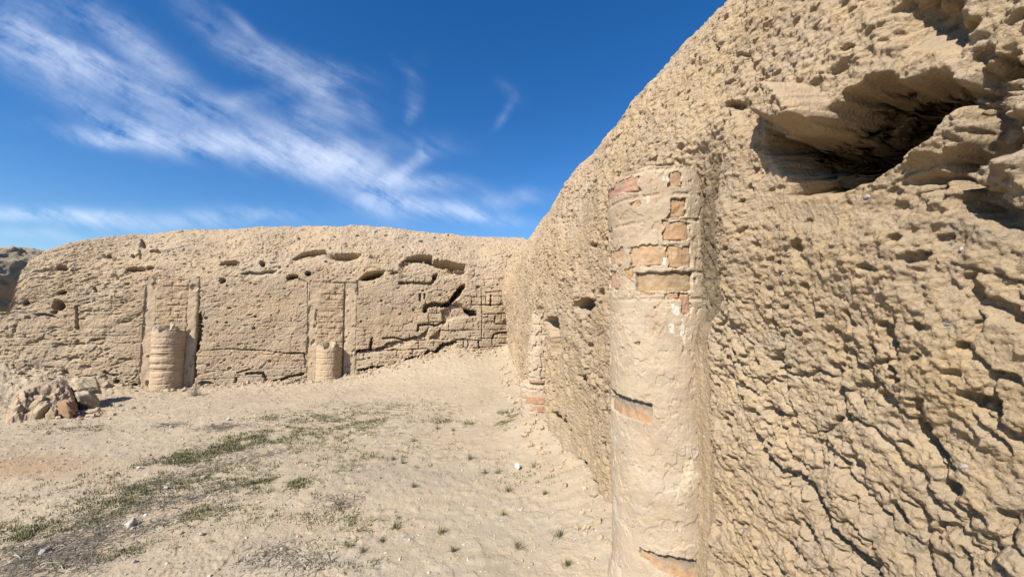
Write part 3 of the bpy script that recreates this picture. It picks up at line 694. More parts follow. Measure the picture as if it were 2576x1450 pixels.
for k, (px, py, sz, colr) in enumerate(((1384, 664, (.10, .08, .05), (.42, .22, .13)), (1379, 682, (.09, .07, .04), (.36, .37, .27)), (1776, 503, (.05, .03, .022), (.40, .23, .13)), (1795, 478, (.045, .03, .02), (.33, .22, .13)))):
    s_, z_ = WR.hit(px, py); p_, n_ = WR.at(s_, z_)
    rock('brick_fragment', p_ - n_ * sz[1] * .2, sz, colr, 620 + k, 4, (0, random.uniform(-.3, .3), math.atan2(n_[1], n_[0]) + math.pi / 2), wall_right, M_BRICK, 18, .2, facets=7)
for k in range(46):
    s_, z_ = random.uniform(.75, 2.0), random.uniform(.75, 2.7); p_, n_ = WR.at(s_, z_); q_ = random.uniform(.004, .011)
    g_ = random.choice([(.40, .39, .36), (.5, .47, .4), (.26, .25, .24), (.33, .30, .25)])
    rock('embedded_stone', p_ - n_ * q_ * .3, (q_ * 1.6, q_, q_ * 1.2), g_, 560 + k, 2.6, (random.uniform(-1, 1), random.uniform(-1, 1), random.uniform(0, 3)), wall_right, M_STONE, 8, .2, facets=8)

# ================================================================== columns
class Col:
    def __init__(c, ctr, n, r_of_z, lean=(0, 0)):
        c.c = np.array(ctr, float); c.n = norm3(np.array(n, float)); c.t = np.array([c.n[1], -c.n[0]]); c.r = r_of_z; c.lean = lean
        if c.t[1] < 0 and abs(c.t[1]) > .5: c.t = -c.t
    def pos(c, th, r, z):
        cx = c.c[0] + c.lean[0] * (z - 1.6); cy = c.c[1] + c.lean[1] * (z - 1.6)
        return np.stack([cx + r * (np.cos(th) * c.n[0] + np.sin(th) * c.t[0]), cy + r * (np.cos(th) * c.n[1] + np.sin(th) * c.t[1]), z + 0 * th], -1)
    def hit(c, px, py):
        d = ray(px, py); z = 1.6
        for _ in range(8):
            r = float(c.r(np.array(z))); cx = c.c + np.array(c.lean) * (z - 1.6)
            o = -cx; a = d[0] ** 2 + d[1] ** 2; b = 2 * (o @ d[:2]); cc_ = o @ o - r * r
            disc = b * b - 4 * a * cc_
            t = (-b - math.sqrt(max(disc, 0))) / (2 * a)
            z = 1.6 + d[2] * t
        p = d[:2] * t - cx
        return math.atan2(p @ c.t, p @ c.n), z

def shaft(c, name, parent, th_rng, nth, z0, z1, nz, dr, colf, mat, topz=None, broken=0.):
    th = np.linspace(th_rng[0], th_rng[1], nth); z = np.linspace(z0, z1, nz)
    TH, Z = np.meshgrid(th, z)
    if broken: Z = z0 + (Z - z0) * (1 + broken * .7 * fbm(TH * 1.1, TH * 0 + 3.3, 4, 611) / (z1 - z0) * 1.5)
    r = c.r(Z) + dr(TH, Z)
    P = c.pos(TH, r, Z)
    col = colf(TH, Z)
    # crumbling top: rings closing to the axis
    rows = [P]; cols = [col]
    for k in range(1, 15):
        f = 1 - k / 14.
        zz = Z[-1] + .02 * fbm(TH[-1] * 2.5, TH[-1] * 0 + k * .35, 4, 615) + .02 * (1 - f)
        rows.append(c.pos(TH[-1], np.maximum(r[-1] * f, .001), zz)[None]); cols.append(col[-1:] * .97)
    P = np.concatenate(rows); col = np.concatenate(cols)
    return grid_mesh(name, P, mat, parent, col)

def brick_on(c, parent, th0, th1, z0, z1, off, colr, seed, name='exposed_brick', tilt=0., rough=.004, grad=None, n=26):
    th = np.linspace(min(th0, th1), max(th0, th1), n * 2); z = np.linspace(z0, z1, n)
    TH, Z = np.meshgrid(th, z); Zs = Z + tilt * (TH - th.mean())
    edge = np.minimum(np.minimum((TH - th[0]), (th[-1] - TH)) * .28, np.minimum(Z - z0, z1 - Z))
    r = c.r(Zs) + off + rough * 1.5 * fbm(TH * 9 + seed, Z * 34, 4, 700 + seed) - .02 * (1 - ss(0, .012, edge))
    if grad is not None: r = r + grad[1] * (Z - z0) / (z1 - z0)
    P = c.pos(TH, r, Zs)
    v = fbm(TH * 5 + seed, Z * 20, 4, 720 + seed)
    col = np.array(colr) * (1 + .35 * v)[..., None]
    if grad is not None:
        m = ss(.35, .75, (Z - z0) / (z1 - z0) + .35 * v)[..., None]; col = lerp(col, np.array(grad[0]) * (1 + .3 * v)[..., None], m)
    pale = ss(-.05, .45, fbm(TH * 5 + seed, Z * 22 + 3, 4, 740 + seed))[..., None] * .5
    col = lerp(col, PLASTER, .08)
    col = lerp(col, PLASTER, pale)
    return grid_mesh(name, P, M_BRICK, parent, col)

# ---------------- near column
nR = np.array([-.987, -.16])
def rN(z): return .310 - .011 * np.clip(z, 0, 3) + .035 * ss(.22, 0.0, z) + .006 * ss(2.10, 2.16, z)
cN = Col(CN, nR, rN, (-.010, 0))
eN = empty('half_column', (CN[0], CN[1], 0), 'tall near half column of plastered brick standing against the right wall', 'column')
RED, ORANGE, OLIVE, GREY = (.44, .22, .13), (.47, .28, .14), (.38, .25, .135), (.30, .29, .26)
zones = []   # (th0,th1,z0,z1, depth of plaster loss, jitter)
def zpx(f, x0, y0, x1, y1):
    a, b = f(x0, y0), f(x1, y1); m = ((a[0] + b[0]) / 2, (a[1] + b[1]) / 2)
    tl, _ = cN.hit(a[0], m[1]); tr, _ = cN.hit(b[0], m[1]); _, zt = cN.hit(m[0], a[1]); _, zb = cN.hit(m[0], b[1])
    return min(tl, tr), max(tl, tr), min(zb, zt), max(zb, zt)
NB = [  # frame, rectangle, plaster loss, brick offset, colour, jitter, extra
    (Z4, (272, 195, 530, 285), .010, -.006, (.42, .24, .16), .020, None), (Z4, (762, 128, 842, 225), .010, -.005, (.44, .26, .15), .014, None),
    (Z4, (755, 315, 872, 440), .012, -.007, ORANGE, .012, None), (Z4, (708, 480, 890, 604), .012, -.006, (.46, .28, .15), .010, None),
    (Z4, (325, 680, 420, 790), .008, -.006, (.46, .30, .18), .022, None), (Z4, (478, 648, 732, 786), .010, -.006, (.46, .29, .165), .014, None), (Z4, (745, 658, 905, 800), .012, -.006, (.45, .27, .15), .008, None),
    (Z4, (305, 835, 392, 955), .007, -.006, (.46, .29, .19), .026, None), (Z4, (430, 820, 485, 880), .008, -.005, ORANGE, .014, None),
    (Z4, (514, 838, 918, 968), .022, -.016, OLIVE, .005, ((.38, .25, .14), 0)), (Z4, (545, 984, 650, 1004), .007, -.005, (.44, .25, .16), .010, None), (Z4, (715, 988, 822, 1018), .007, -.005, (.45, .26, .16), .010, None),
    (Z4, (838, 1000, 905, 1130), .010, -.006, (.45, .25, .16), .010, None), (Z4, (500, 1335, 535, 1356), .007, -.004, (.36, .24, .15), .006, None), (Z4, (640, 1082, 655, 1100), .006, -.004, (.36, .2, .13), .004, None),
    (Z4, (480, 335, 545, 375), .006, -.005, (.45, .28, .17), .016, None), (Z4, (325, 530, 350, 600), .006, -.005, (.43, .25, .17), .012, None)]
rects = []
for f, rc, loss, off, colr, jit, grad in NB:
    z_ = zpx(f, *rc); rects.append((z_, loss, jit))
    brick_on(cN, eN, z_[0] - .02, z_[1] + .02, z_[2] - .012, z_[3] + .012, off - .004, colr, len(rects), grad=grad)
# two deep slots with slanting brick faces
def slot(corners_top, corners_bot, loss, colr, g, seed):
    a = [cN.hit(*p) for p in corners_top]; b = [cN.hit(*p) for p in corners_bot]
    return a, b
slots = []
for top, bot in (([Z3(706, 895), Z3(790, 945), Z3(930, 985)], [Z3(712, 1005), Z3(800, 1055), Z3(940, 1092)]),
                 ([(1612, 1378), (1660, 1396), (1708, 1403), (1790, 1408)], [(1612, 1400), (1660, 1432), (1700, 1452), (1790, 1468)])):
    A_ = sorted(cN.hit(*p) for p in top); B_ = sorted(cN.hit(*p) for p in bot); slots.append((np.array(A_), np.array(B_)))
for k, (A_, B_) in enumerate(slots):
    th = np.linspace(A_[0, 0] - .03, A_[-1, 0] + .03, 70); v = np.linspace(0, 1, 24)
    zt = np.interp(th, A_[:, 0], A_[:, 1]); zb = np.interp(th, B_[:, 0], B_[:, 1])
    TH, Vv = np.meshgrid(th, v); Z = zb + (zt - zb) * Vv + (Vv - .5) * .03
    nz = fbm(TH * 8, Vv * 4, 4, 760 + k)
    r = cN.r(Z) - .012 - .020 * Vv + .008 * nz
    m = ss(.35, .75, Vv + .4 * nz)[..., None]
    col = lerp(np.array([.44, .28, .16]), np.array([.25, .225, .18]), m) * (1 + .3 * nz)[..., None]
    grid_mesh('exposed_brick', cN.pos(TH, r, Z), M_BRICK, eN, col)

def drN(TH, Z):
    d = .006 * fbm(TH * 2.2, Z * 6, 4, 801) + .0025 * fbm(TH * 9, Z * 30, 4, 802) + .0014 * fbm(TH * 24, Z * 80, 3, 803)
    j1 = fbm(TH * 5, Z * 17, 4, 804)
    # faint bed joints
    up = ss(1.45, 1.7, Z)
    q = (Z + .006 * j1 - 1.655) / .140; fr = np.abs(q - np.round(q)) * .140
    d = d - .006 * up * (1 - ss(.003, .014, fr)) * ss(-.25, .1, fbm(TH * 3, Z * 5, 3, 805))
    # flakes of lost plaster
    fl = ss(.12, .2, fbm(TH * 2.1, Z * 5.5, 4, 806)); d = d - .0045 * fl
    fl = ss(.22, .27, fbm(TH * 5.1, Z * 11, 4, 807)); d = d - .004 * fl
    for (t0, t1, z0, z1), loss, jit in rects:
        u = np.maximum(np.maximum(t0 - TH, TH - t1) * .27, np.maximum(z0 - Z, Z - z1)) + jit * 2.6 * j1
        d = d - (loss + .008) * (1 - ss(-.003, .004, u))
    for A_, B_ in slots:
        zt = np.interp(TH, A_[:, 0], A_[:, 1]); zb = np.interp(TH, B_[:, 0], B_[:, 1])
        u = np.maximum(np.maximum(A_[0, 0] - TH, TH - A_[-1, 0]) * .27, np.maximum(zb - Z, Z - zt)) + .013 * j1 + .006 * fbm(TH * 16, Z * 50, 3, 808)
        d = d - .050 * (1 - ss(-.005, .005, u))
    # chipped notch on the far side of the head and under its projecting courses
    a, z = cN.hit(*Z4(312, 420))
    d = d - .10 * (1 - ss(.04, .10, np.hypot((TH - a - .10) * .5, (Z - z) * 1.0) + .01 * j1))
    # vertical slit beside an orange brick
    a, z = cN.hit(*Z4(780, 370)); d = d - .035 * (1 - ss(.006, .012, np.abs(TH - a) * .28 + .002 * j1)) * (1 - ss(.025, .032, np.abs(Z - z)))
    d = d - .02 * ss(2.28, 2.45, Z) * (.6 + j1)
    return d
def colN(TH, Z):
    j = fbm(TH * 1.8, Z * 5, 4, 811); j2 = fbm(TH * 6, Z * 18, 4, 812)
    c = PLASTER * (1 + .10 * j + .08 * j2)[..., None]
    c = lerp(c, np.array([.40, .30, .20]), (ss(0, .35, fbm(TH * 1.6, Z * 4.5, 4, 813)) * .55)[..., None])
    c = lerp(c, np.array([.56, .475, .375]), (ss(.08, .4, fbm(TH * 2.0 + 5, Z * 5 + 2, 4, 814)) * .5 * ss(2.0, .8, Z))[..., None])
    c = lerp(c, np.array([.45, .31, .21]), (ss(.05, .4, fbm(TH * 2.6 + 9, Z * 7, 4, 815)) * .6 * ss(1.3, 2.0, Z))[..., None])
    c = lerp(c, np.array([.40, .30, .20]), (.65 * ss(1.7, 2.0, Z + .1 * j) * ss(.1, .3, TH + .9))[..., None])
    for px, py, rx, ry, colr, k in ((Z4(700, 670)[0], Z4(700, 670)[1], 12, 10, (.80, .76, .74), .95), (Z4(715, 745)[0], Z4(715, 745)[1], 5, 12, (.8, .76, .74), .8), (Z4(830, 585)[0], Z4(830, 585)[1], 17, 4, (.8, .76, .74), .85),
                                    (Z4(800, 1100)[0], Z4(800, 1100)[1], 9, 14, (.72, .65, .55), .8), (Z4(770, 1230)[0], Z4(770, 1230)[1], 9, 14, (.70, .62, .5), .7), (Z4(850, 1270)[0], Z4(850, 1270)[1], 5, 30, (.70, .62, .5), .7),
                                    (Z4(740, 180)[0], Z4(740, 180)[1], 10, 10, (.7, .63, .5), .7), (Z4(600, 330)[0], Z4(600, 330)[1], 5, 10, (.66, .56, .42), .7),
                                    (1733, 1180, 10, 34, (.66, .54, .37), .9), (1722, 1215, 9, 20, (.66, .54, .37), .8), (Z3(1075, 1158)[0], Z3(1075, 1158)[1], 4, 4, (.7, .65, .55), .8)):
        a, z = cN.hit(px, py); a2, _ = cN.hit(px + rx, py); _, z2 = cN.hit(px, py + ry)
        u = np.hypot((TH - a) / max(abs(a2 - a), .02), (Z - z) / max(abs(z2 - z), .006)) + 1.3 * j2
        c = lerp(c, np.array(colr), ((1 - ss(.8, 1.05, u)) * k)[..., None])
    return c
shaft(cN, 'shaft', eN, (-2.3, 2.3), 620, -.3, 2.37, 760, drN, colN, M_PLAS, broken=.05)

# ---------------- far column on the right wall (broken drum below, sliver above)
nF = norm3(np.array([-1, -.14]))
def rF(z): return .285 - .0 * z
cF = Col(CF, nF, rF)
eF = empty('half_column', (CF[0], CF[1], 0), 'broken far half column near the corner, patched white and red above a brick drum', 'column')
def drF(TH, Z):
    j = fbm(TH * 3, Z * 9, 4, 821)
    d = .008 * j + .006 * fbm(TH * 9, Z * 28, 3, 822)
    up = ss(.60, .64, Z + .05 * j)
    d = d - up * (.03 + .15 * ss(-.9, .7, TH)) - .07 * ss(.9, 1.6, Z) - up * .02 * ss(.0, .1, fbm(TH * 3, Z * 6, 3, 823))
    q = (Z + .006 * j) / .14; fr = np.abs(q - np.round(q)) * .14
    return d - .012 * (1 - ss(.005, .018, fr)) * ss(-.2, .1, fbm(TH * 3, Z * 4, 3, 824))
def colF(TH, Z):
    j = fbm(TH * 2, Z * 6, 4, 826)
    c = PLASTER * (1 + .12 * j)[..., None]
    row = np.round(Z / .14); patch = fbm(TH * 2.2 + row * 3.7, row * 5.1 + .5, 2, 827)
    fr = np.abs(Z / .14 - row)
    c = lerp(c, np.array([.53, .43, .31]), ((patch > .2) * (fr > .12) * .7 * ss(-.15, .0, j + .1))[..., None])
    c = lerp(c, np.array([.42, .245, .155]), ((patch < -.22) * (fr > .12) * .55 * ss(-.2, -.05, j + .1))[..., None])
    return c
shaft(cF, 'shaft', eF, (-2.2, 2.2), 200, -.2, 1.58, 320, drF, colF, M_PLAS, broken=.05)
for k, (x0, y0, x1, y1, colr) in enumerate(((225, 938, 342, 985, (.45, .25, .15)), (285, 990, 343, 1032, (.45, .24, .14)), (318, 880, 343, 918, (.42, .24, .15)), (240, 845, 330, 866, (.40, .25, .16)))):
    a, b = Z3(x0, y0), Z3(x1, y1); my = (a[1] + b[1]) / 2
    t0, _ = cF.hit(a[0], my); t1, _ = cF.hit(b[0], my); mx = (a[0] + b[0]) / 2; _, zt = cF.hit(mx, a[1]); _, zb = cF.hit(mx, b[1])
    brick_on(cF, eF, t0, t1, zb, zt, .008, colr, 40 + k)

# ---------------- two half columns of the back wall
def panel(name, parent, s0, s1, z0, z1, off, mat, colf, relief, seed, jit=.01, step=.011, thick=.1):
    ns, nz = max(8, int((s1 - s0) / step)), max(8, int((z1 - z0) / step))
    s = np.linspace(0, 1, ns); z = np.linspace(z0, z1, nz)
    Sg, Zg = np.meshgrid(s, z)
    l = s0 + jit * 2 * fbm(z * 4, z * 0 + seed, 4, 900 + seed); r = s1 + jit * 2 * fbm(z * 4, z * 0 + seed + 7, 4, 910 + seed)
    SS_ = l[:, None] + (r - l)[:, None] * Sg
    D_ = off + relief(SS_, Zg) - np.interp(Zg, [q_[0] for q_ in PROF_B[:5]], [q_[1] for q_ in PROF_B[:5]])
    b = np.minimum(r[:, None] - SS_, SS_ - l[:, None] + (.05 if seed % 2 == 0 else .02))
    D_ = D_ - .012 * (1 - ss(0, .03, b))
    Zj = Zg.copy(); Zj[-1] += .02 * fbm(SS_[-1] * 14, SS_[-1] * 0, 3, 920 + seed)
    def pos(a, d, zz): return np.stack([OB[0] + ub[0] * a + nb[0] * d, OB[1] + ub[1] * a + nb[1] * d, zz], -1)
    P = pos(SS_, D_, Zj); cl = colf(SS_, Zg)
    P = np.concatenate([pos(SS_[:, :1], D_[:, :1] - thick, Zj[:, :1]), P, pos(SS_[:, -1:], D_[:, -1:] - thick, Zj[:, -1:])], 1); cl = np.concatenate([cl[:, :1], cl, cl[:, -1:]], 1)
    top = P[-1:].copy(); top[..., :2] -= nb * thick
    P = np.concatenate([P, top]); cl = np.concatenate([cl, cl[-1:]])
    return grid_mesh(name, P, mat, parent, cl)

def backcol(px_c, px_top, z_broken, S0, S1, strips, ztop, seed, label, bands, rad=.27, core_gap=.035):
    s0, _ = WB.hit(px_c, 800)
    ctr = OB + ub * s0 + nb * .03
    c = Col(ctr, nb, lambda z: rad + 0 * z)
    c.t = ub.copy()
    e = empty('half_column', (ctr[0], ctr[1], 0), label, 'column')
    def dr(TH, Z):
        j = fbm(TH * 2.5, Z * 8, 4, seed); d = .006 * j + .004 * fbm(TH * 10, Z * 30, 3, seed + 1)
        q = (Z + .03 * j) / .13; fr = np.abs(q - np.round(q)) * .13
        d = d + .014 * fbm(TH * 1.5, Z * 3, 3, seed + 6)
        d = d - .010 * (1 - ss(.004, .02, fr)) * ss(-.25, .0, fbm(TH * 2, Z * 3, 3, seed + 2))
        for z0, z1, dp in bands: d = d - dp * ss(z0 - .012, z0 + .012, Z + .01 * j) * (1 - ss(z1 - .012, z1 + .012, Z + .01 * j)) * ss(.9, -.1, TH)
        return d - .05 * ss(z_broken - .12, z_broken + .03, Z) * (.5 + j)
    def cf(TH, Z):
        j = fbm(TH * 2, Z * 6, 4, seed + 4)
        cc_ = MUD * np.array([1.0, .985, .97]) * (1 + .12 * j)[..., None]
        cc_ = lerp(cc_, np.array([.40, .335, .24]), (ss(z_broken - .15, z_broken - .03, Z + .03 * j) * .5)[..., None])
        for z0, z1, dp in bands: cc_ = lerp(cc_, np.array([.43, .32, .20]), (ss(z0 - .01, z0 + .01, Z) * (1 - ss(z1 - .01, z1 + .01, Z)) * .5)[..., None])
        return cc_
    shaft(c, 'shaft', e, (-1.75, 1.75), 150, -.25, z_broken, 190, dr, cf, M_PLAS, broken=.24)
    for k, (a, b) in enumerate(strips):
        panel('plaster_strip', e, a - (.03 if k == 0 else 0), b + (.012 if k == 0 else 0), -.3, ztop + .015, -.016, M_PLAS,
              lambda s, z: lerp(MUD * np.array([1.02, 1.02, 1.01]) * (1 + .16 * fbm(s * 4, z * 4, 4, seed + 9))[..., None], np.array([.37, .295, .21]), (.8 * ss(ztop - .17, ztop - .13, z + .02 * fbm(s * 9, z * 9, 3, seed)))[..., None]),
              lambda s, z: .016 * fbm(s * 3, z * 3, 4, seed + 10 + k) + .012 * fbm(s * 12, z * 12, 4, seed + 12) - .03 * ss(.25, .35, fbm(s * 6, z * 4, 3, seed + 13 + k)), seed % 17 + k, .011)
    def rel(s, z):
        j = fbm(s * 8, z * 8, 4, seed + 20)
        q = (z + .014 * j) / .13; row = np.round(q); fr = np.abs(q - row) * .13
        qs = s / .27 + .5 * (row % 2); fs = np.abs(qs - np.round(qs)) * .27
        F1, F2, ID = worley(s / .09, z / .07, seed + 21)
        return .022 * j + .016 * (1 - np.clip(F1, 0, 1)) * ID + .018 * fbm(row * 3.3, np.round(qs) * 2.7, 1, seed + 22) - ss(-.2, .25, fbm(s * 4, z * 5, 3, seed + 24)) * (.022 * (1 - ss(.004, .02, fr)) + .018 * (1 - ss(.004, .016, fs)) * (fr > .01))
    panel('brick_core', e, strips[0][1] - .01, strips[1][0] - core_gap, z_broken - .4, ztop - .02, -.015, M_MUD,
          lambda s, z: MUD * np.array([1.0, .97, .92]) * (1 + .12 * fbm(s * 5, z * 9, 3, seed + 23))[..., None], rel, seed % 13 + 5, .015)
    return e
def SB(px, py=830): return WB.hit(px, py)[0]
backcol(430.5, 825, 1.22, None, None, [(SB(367, 750), SB(394, 750)), (SB(473, 750), SB(497, 750))], WB.hit(430, 699)[1], 931,
        'banded broken half column with flat strips, nearer the left end of the back wall', [(.80, .86, .016), (.66, .73, .020), (.50, .56, .016), (.36, .44, .022)], core_gap=-.01)
backcol(831, 870, .79, None, None, [(SB(776, 780), SB(800, 780)), (SB(868, 780), SB(898, 780))], WB.hit(830, 706)[1], 961,
        'short plain half column between flat strips in the middle of the back wall', [])

# ================================================================== fallen masonry at the left
M_L = surf_mat('masonry', 50, .2, .7, .008, 9)
pB = gpt(116, 1052); sc = pB[1] / FPX
vd = norm3(np.array([pB[0], pB[1]])); vr = np.array([vd[1], -vd[0]])
e = empty('fallen_column_drum', (pB[0], pB[1], float(ground_h(pB[0], pB[1], False))), 'large fallen half round chunk of layered brick masonry lying by the back wall', 'rubble')
uu_ = np.linspace(-.52, .40, 190); vv_ = np.linspace(-.10, .85, 170)
U, Vv = np.meshgrid(uu_, vv_)
nz = fbm(U * 6, Vv * 6, 4, 1001); nz2 = fbm(U * 22, Vv * 22, 4, 1003)
F1, F2, ID = worley(U / .26 + .3 * nz, Vv / .17 + .3 * nz, 1002)
x_ = (U + .02 * nz) / .31
barrel = .43 * np.sqrt(np.clip(1 - np.clip(np.abs(x_) * np.where(x_ < 0, .72, 1), 0, 1) ** 2.4, 0, 1)) + .04 * (x_ < .9)
# front face: eroded courses concentric with the round back
rho = np.hypot(U / .33, (Vv - .34) / .42)
steps = np.interp(Vv + .05 * nz + .06 * U, [-.1, -.04, .0, .05, .08, .15, .18, .25, .28, .34, .9], [0, .02, .30, .36, .50, .56, .70, .76, .92, 1, 1])
Hh = barrel * steps
fr_ = ss(.38, .26, Vv)
Hh = Hh + fr_ * (.07 * nz + .006 * nz2 + .010 * np.sin(rho * 34 + 3 * nz)) * ss(.0, .12, Hh) + (1 - fr_) * (.010 * nz2 + .012 * np.sin(Vv * 40 + 2 * nz) * .6)
Hh = np.where((x_ > .97) | (U < -.48) | (Vv < -.08), -.05, Hh)
Hh = Hh * ss(-.40, -.30, U + .05 * nz) - .02
zb = float(ground_h(pB[0], pB[1], False)) - .02
P = np.stack([pB[0] + vr[0] * U + vd[0] * (Vv + .10), pB[1] + vr[1] * U + vd[1] * (Vv + .10), zb + Hh + .10 * np.maximum(Vv, 0) * 0], -1)
P[..., :2] += (np.array([vr[0], vr[1]]) * (.03 * nz2 + .02 * nz)[..., None]) - np.array([vd[0], vd[1]]) * (fr_ * (.015 * nz2 + .05 * nz))[..., None]
cl = np.array([.47, .355, .235]) * (1 + .15 * nz + .1 * nz2)[..., None]
cl = lerp(cl, np.array([.43, .27, .17]), (ss(.12, .4, fbm(U * 7 + 3, Vv * 9, 4, 1004)) * .6 * fr_)[..., None])
cl = lerp(cl, np.array([.64, .60, .52]), (ss(.38, .46, fbm(U * 9 + 8, Vv * 14, 4, 1005)) * .6 * fr_)[..., None])
cl = lerp(cl, np.array([.36, .28, .20]), (.5 * (1 - fr_))[..., None])
grid_mesh('drum_body', P, M_L, e, cl)
def on_drum(px, py, lift=.0): p = gpt(px, py); return p
def lumpy(name, px0, py0, px1, py1, depth, colr, seed, parent=None, p=5., rot=0., mat=None, facets=5, amp=.10, dz=0.):
    b = gpt((px0 + px1) / 2, py1); k = b[1] / FPX; th = math.atan2(b[0], b[1])
    wdt = (px1 - px0) * k * math.cos(th); hgt = (py1 - py0) * k
    c = b + np.array([vd[0], vd[1], 0]) * depth * .5
    return rock(name, (c[0], c[1], b[2] + (hgt / 2 if parent is not None else 0) + dz), (wdt * 1.1, depth, hgt * 1.08), colr, seed, p, (0, 0, -th + rot), parent, mat or M_L, 40, amp, .06, facets)
q = lumpy('exposed_brick', 150, 1010, 186, 1054, .26, (.37, .23, .14), 1011, e, 4, .6, M_BRICK, 10, .25, -.02)
lumpy('masonry_lump', 25, 1018, 70, 1058, .25, (.47, .37, .25), 1012, e, 5, .2, None, 9, .2)
lumpy('masonry_lump', 84, 1022, 120, 1056, .22, (.44, .34, .22), 1013, e, 6, -.2, None, 9, .2)
lumpy('masonry_lump', 116, 1025, 150, 1054, .2, (.47, .36, .23), 1014, e, 6, .1, None, 9, .2)
b1 = lumpy('masonry_block', 184, 992, 246, 1030, .34, (.48, .38, .26), 1021, None, 7, .15, None, 6, .2)
tag(b1, 'flat squared masonry block touching the right side of the fallen round chunk', 'rubble', None, 'thing')
b2 = lumpy('masonry_block', 188, 958, 246, 996, .40, (.49, .39, .26), 1022, None, 6, .25, None, 9, .22)
b2.location.z += 0; tag(b2, 'wedge shaped masonry piece resting on the flat squared block', 'rubble', None, 'thing')
pb = gpt(215, 1030); b2.location = (-(gpt(217, 996)[0] - pb[0]) * .75, -(gpt(217, 996)[1] - pb[1]) * .75, .16)
b3 = lumpy('masonry_block', 250, 962, 282, 990, .2, (.40, .31, .21), 1023, None, 5, .5, None, 5, .1)
tag(b3, 'small dark masonry piece half buried behind the wedge shaped block', 'rubble', None, 'thing')

# ================================================================== loose stones
WH, GR, TN = (.66, .62, .54), (.36, .36, .34), (.50, .40, .27)
stones = [
    (328, 1322, 30, 17, WH, 'largest white angular stone lying at the edge of the dark dry litter', (0, 0, .4)),
    (111, 1393, 20, 15, (.33, .34, .31), 'rounded grey green stone lying in the dark dry litter near the left edge', (0, 0, 0)),
    (574, 1057, 12, 7, WH, 'small flat white stone in front of the banded half column', (0, 0, 0)),
    (1302, 1180, 17, 14, WH, 'white angular stone among green tufts in front of the right wall', (0, .3, .5)),
    (512, 1203, 14, 9, TN, 'tan angular stone beside a small hollow in the middle of the grass patch', (0, 0, .7)),
    (350, 1180, 12, 7, (.5, .46, .42), 'pale grey flat stone at the far edge of the green grass band', (0, 0, .2)),
    (416, 1230, 13, 7, (.52, .5, .46), 'pale grey chip lying between two green grass clumps', (0, 0, .9)),
    (366, 1296, 8, 6, WH, 'small white pebble just above the largest white stone', (0, 0, .9)),
    (455, 1343, 13, 6, TN, 'flat tan pebble lying beside a green tuft on bare earth', (0, 0, .3)),
    (506, 1350, 11, 7, (.42, .38, .33), 'brownish pebble with a dark shadow right of the flat tan pebble', (0, 0, .1)),
    (337, 1397 + 16, 10, 8, GR, 'small grey pebble on bare earth right of the litter twigs', (0, 0, .6)),
    (750, 1348, 10, 7, (.58, .45, .33), 'pinkish tan pebble left of the lone tufts on bare earth', (0, 0, 0)),
    (840, 1356, 8, 5, (.38, .27, .2), 'reddish brown pebble on bare earth in the lower middle', (0, 0, 0)),
    (866, 1364, 9, 6, (.36, .36, .37), 'bluish grey pebble near the reddish brown pebble', (0, 0, 0)),
    (757, 1409, 7, 5, GR, 'dark grey pebble low in the middle of the bare earth', (0, 0, 0)),
    (552, 1237, 8, 5, TN, 'little tan stone beside the bright green grass patch', (0, 0, 0)),
    (610, 1258, 7, 5, (.6, .58, .55), 'light chip beside the short tuft left of centre', (0, 0, 0)),
    (276, 1054, 7, 5, WH, 'white chip on the smooth earth right of the fallen rubble', (0, 0, 0)),
    (1055, 1255, 6, 5, (.64, .6, .54), 'white speck of stone alone on the bare earth', (0, 0, 0)),
    (795, 1168, 6, 4, (.45, .37, .27), 'small brown pebble amid scattered sprouts left of the bare track', (0, 0, 0)),
]
for k, (px, py, wp, hp, colr, lab, rot) in enumerate(stones):
    b = gpt(px, py); s_ = b[1] / FPX
    o = rock('stone', (b[0], b[1], float(ground_h(b[0], b[1]))), (wp * s_ * .95, wp * s_ * .7, hp * s_ * 1.1), colr, 1100 + k, 2.8, (rot[0], rot[1], random.uniform(0, 3)), None, M_STONE, 18, .12, .18)
    tag(o, lab, 'stone', 'loose stones on the ground', 'thing')

# gravel: a single uncountable scatter
def scatter_gravel(n):
    base = sphere_pts(5, 6); nb_ = base.shape[0] * base.shape[1]; fb = grid_faces(5, 6, True, True)
    rt = rng.uniform(-1.45, .32, n); yy = 1.9 * (10.2 / 1.9) ** rng.uniform(0, 1, n) ** .8; xx = rt * yy
    keep = (xx < XW(yy) - .05) & (((xx - OB[0]) * nb[0] + (yy - OB[1]) * nb[1]) > .05)
    xx, yy = xx[keep], yy[keep]; n = len(xx)
    zz = ground_h(xx, yy)
    sz = (.004 + .010 * rng.random(n) ** 4) * (.6 + .12 * yy)
    sh = rng.uniform(.6, 1.2, (n, 3)); sh[:, 2] *= .7; a = rng.uniform(0, 6.28, n)
    V = base.reshape(1, -1, 3) * (sh * sz[:, None])[:, None, :] * (1 + .25 * rng.normal(size=(n, nb_, 1)) * .5)
    x, y = V[..., 0] * np.cos(a)[:, None] - V[..., 1] * np.sin(a)[:, None], V[..., 0] * np.sin(a)[:, None] + V[..., 1] * np.cos(a)[:, None]
    V = np.stack([x + xx[:, None], y + yy[:, None], V[..., 2] + (zz + sz * .2)[:, None]], -1)
    pal = np.array([EARTH * 1.05, EARTH * .9, (.62, .56, .46), (.36, .34, .3), EARTH, EARTH * 1.1]); c = pal[rng.integers(0, len(pal), n)]
    F = (fb[None] + (np.arange(n) * nb_)[:, None, None]).reshape(-1, 4)
    o = raw_mesh('gravel', V.reshape(-1, 3), F, M_STONE, None, np.repeat(c, nb_, 0), smooth=False)
    tag(o, 'tiny clods and gravel strewn over the bare earth', 'gravel', None, 'stuff')
scatter_gravel(9000)

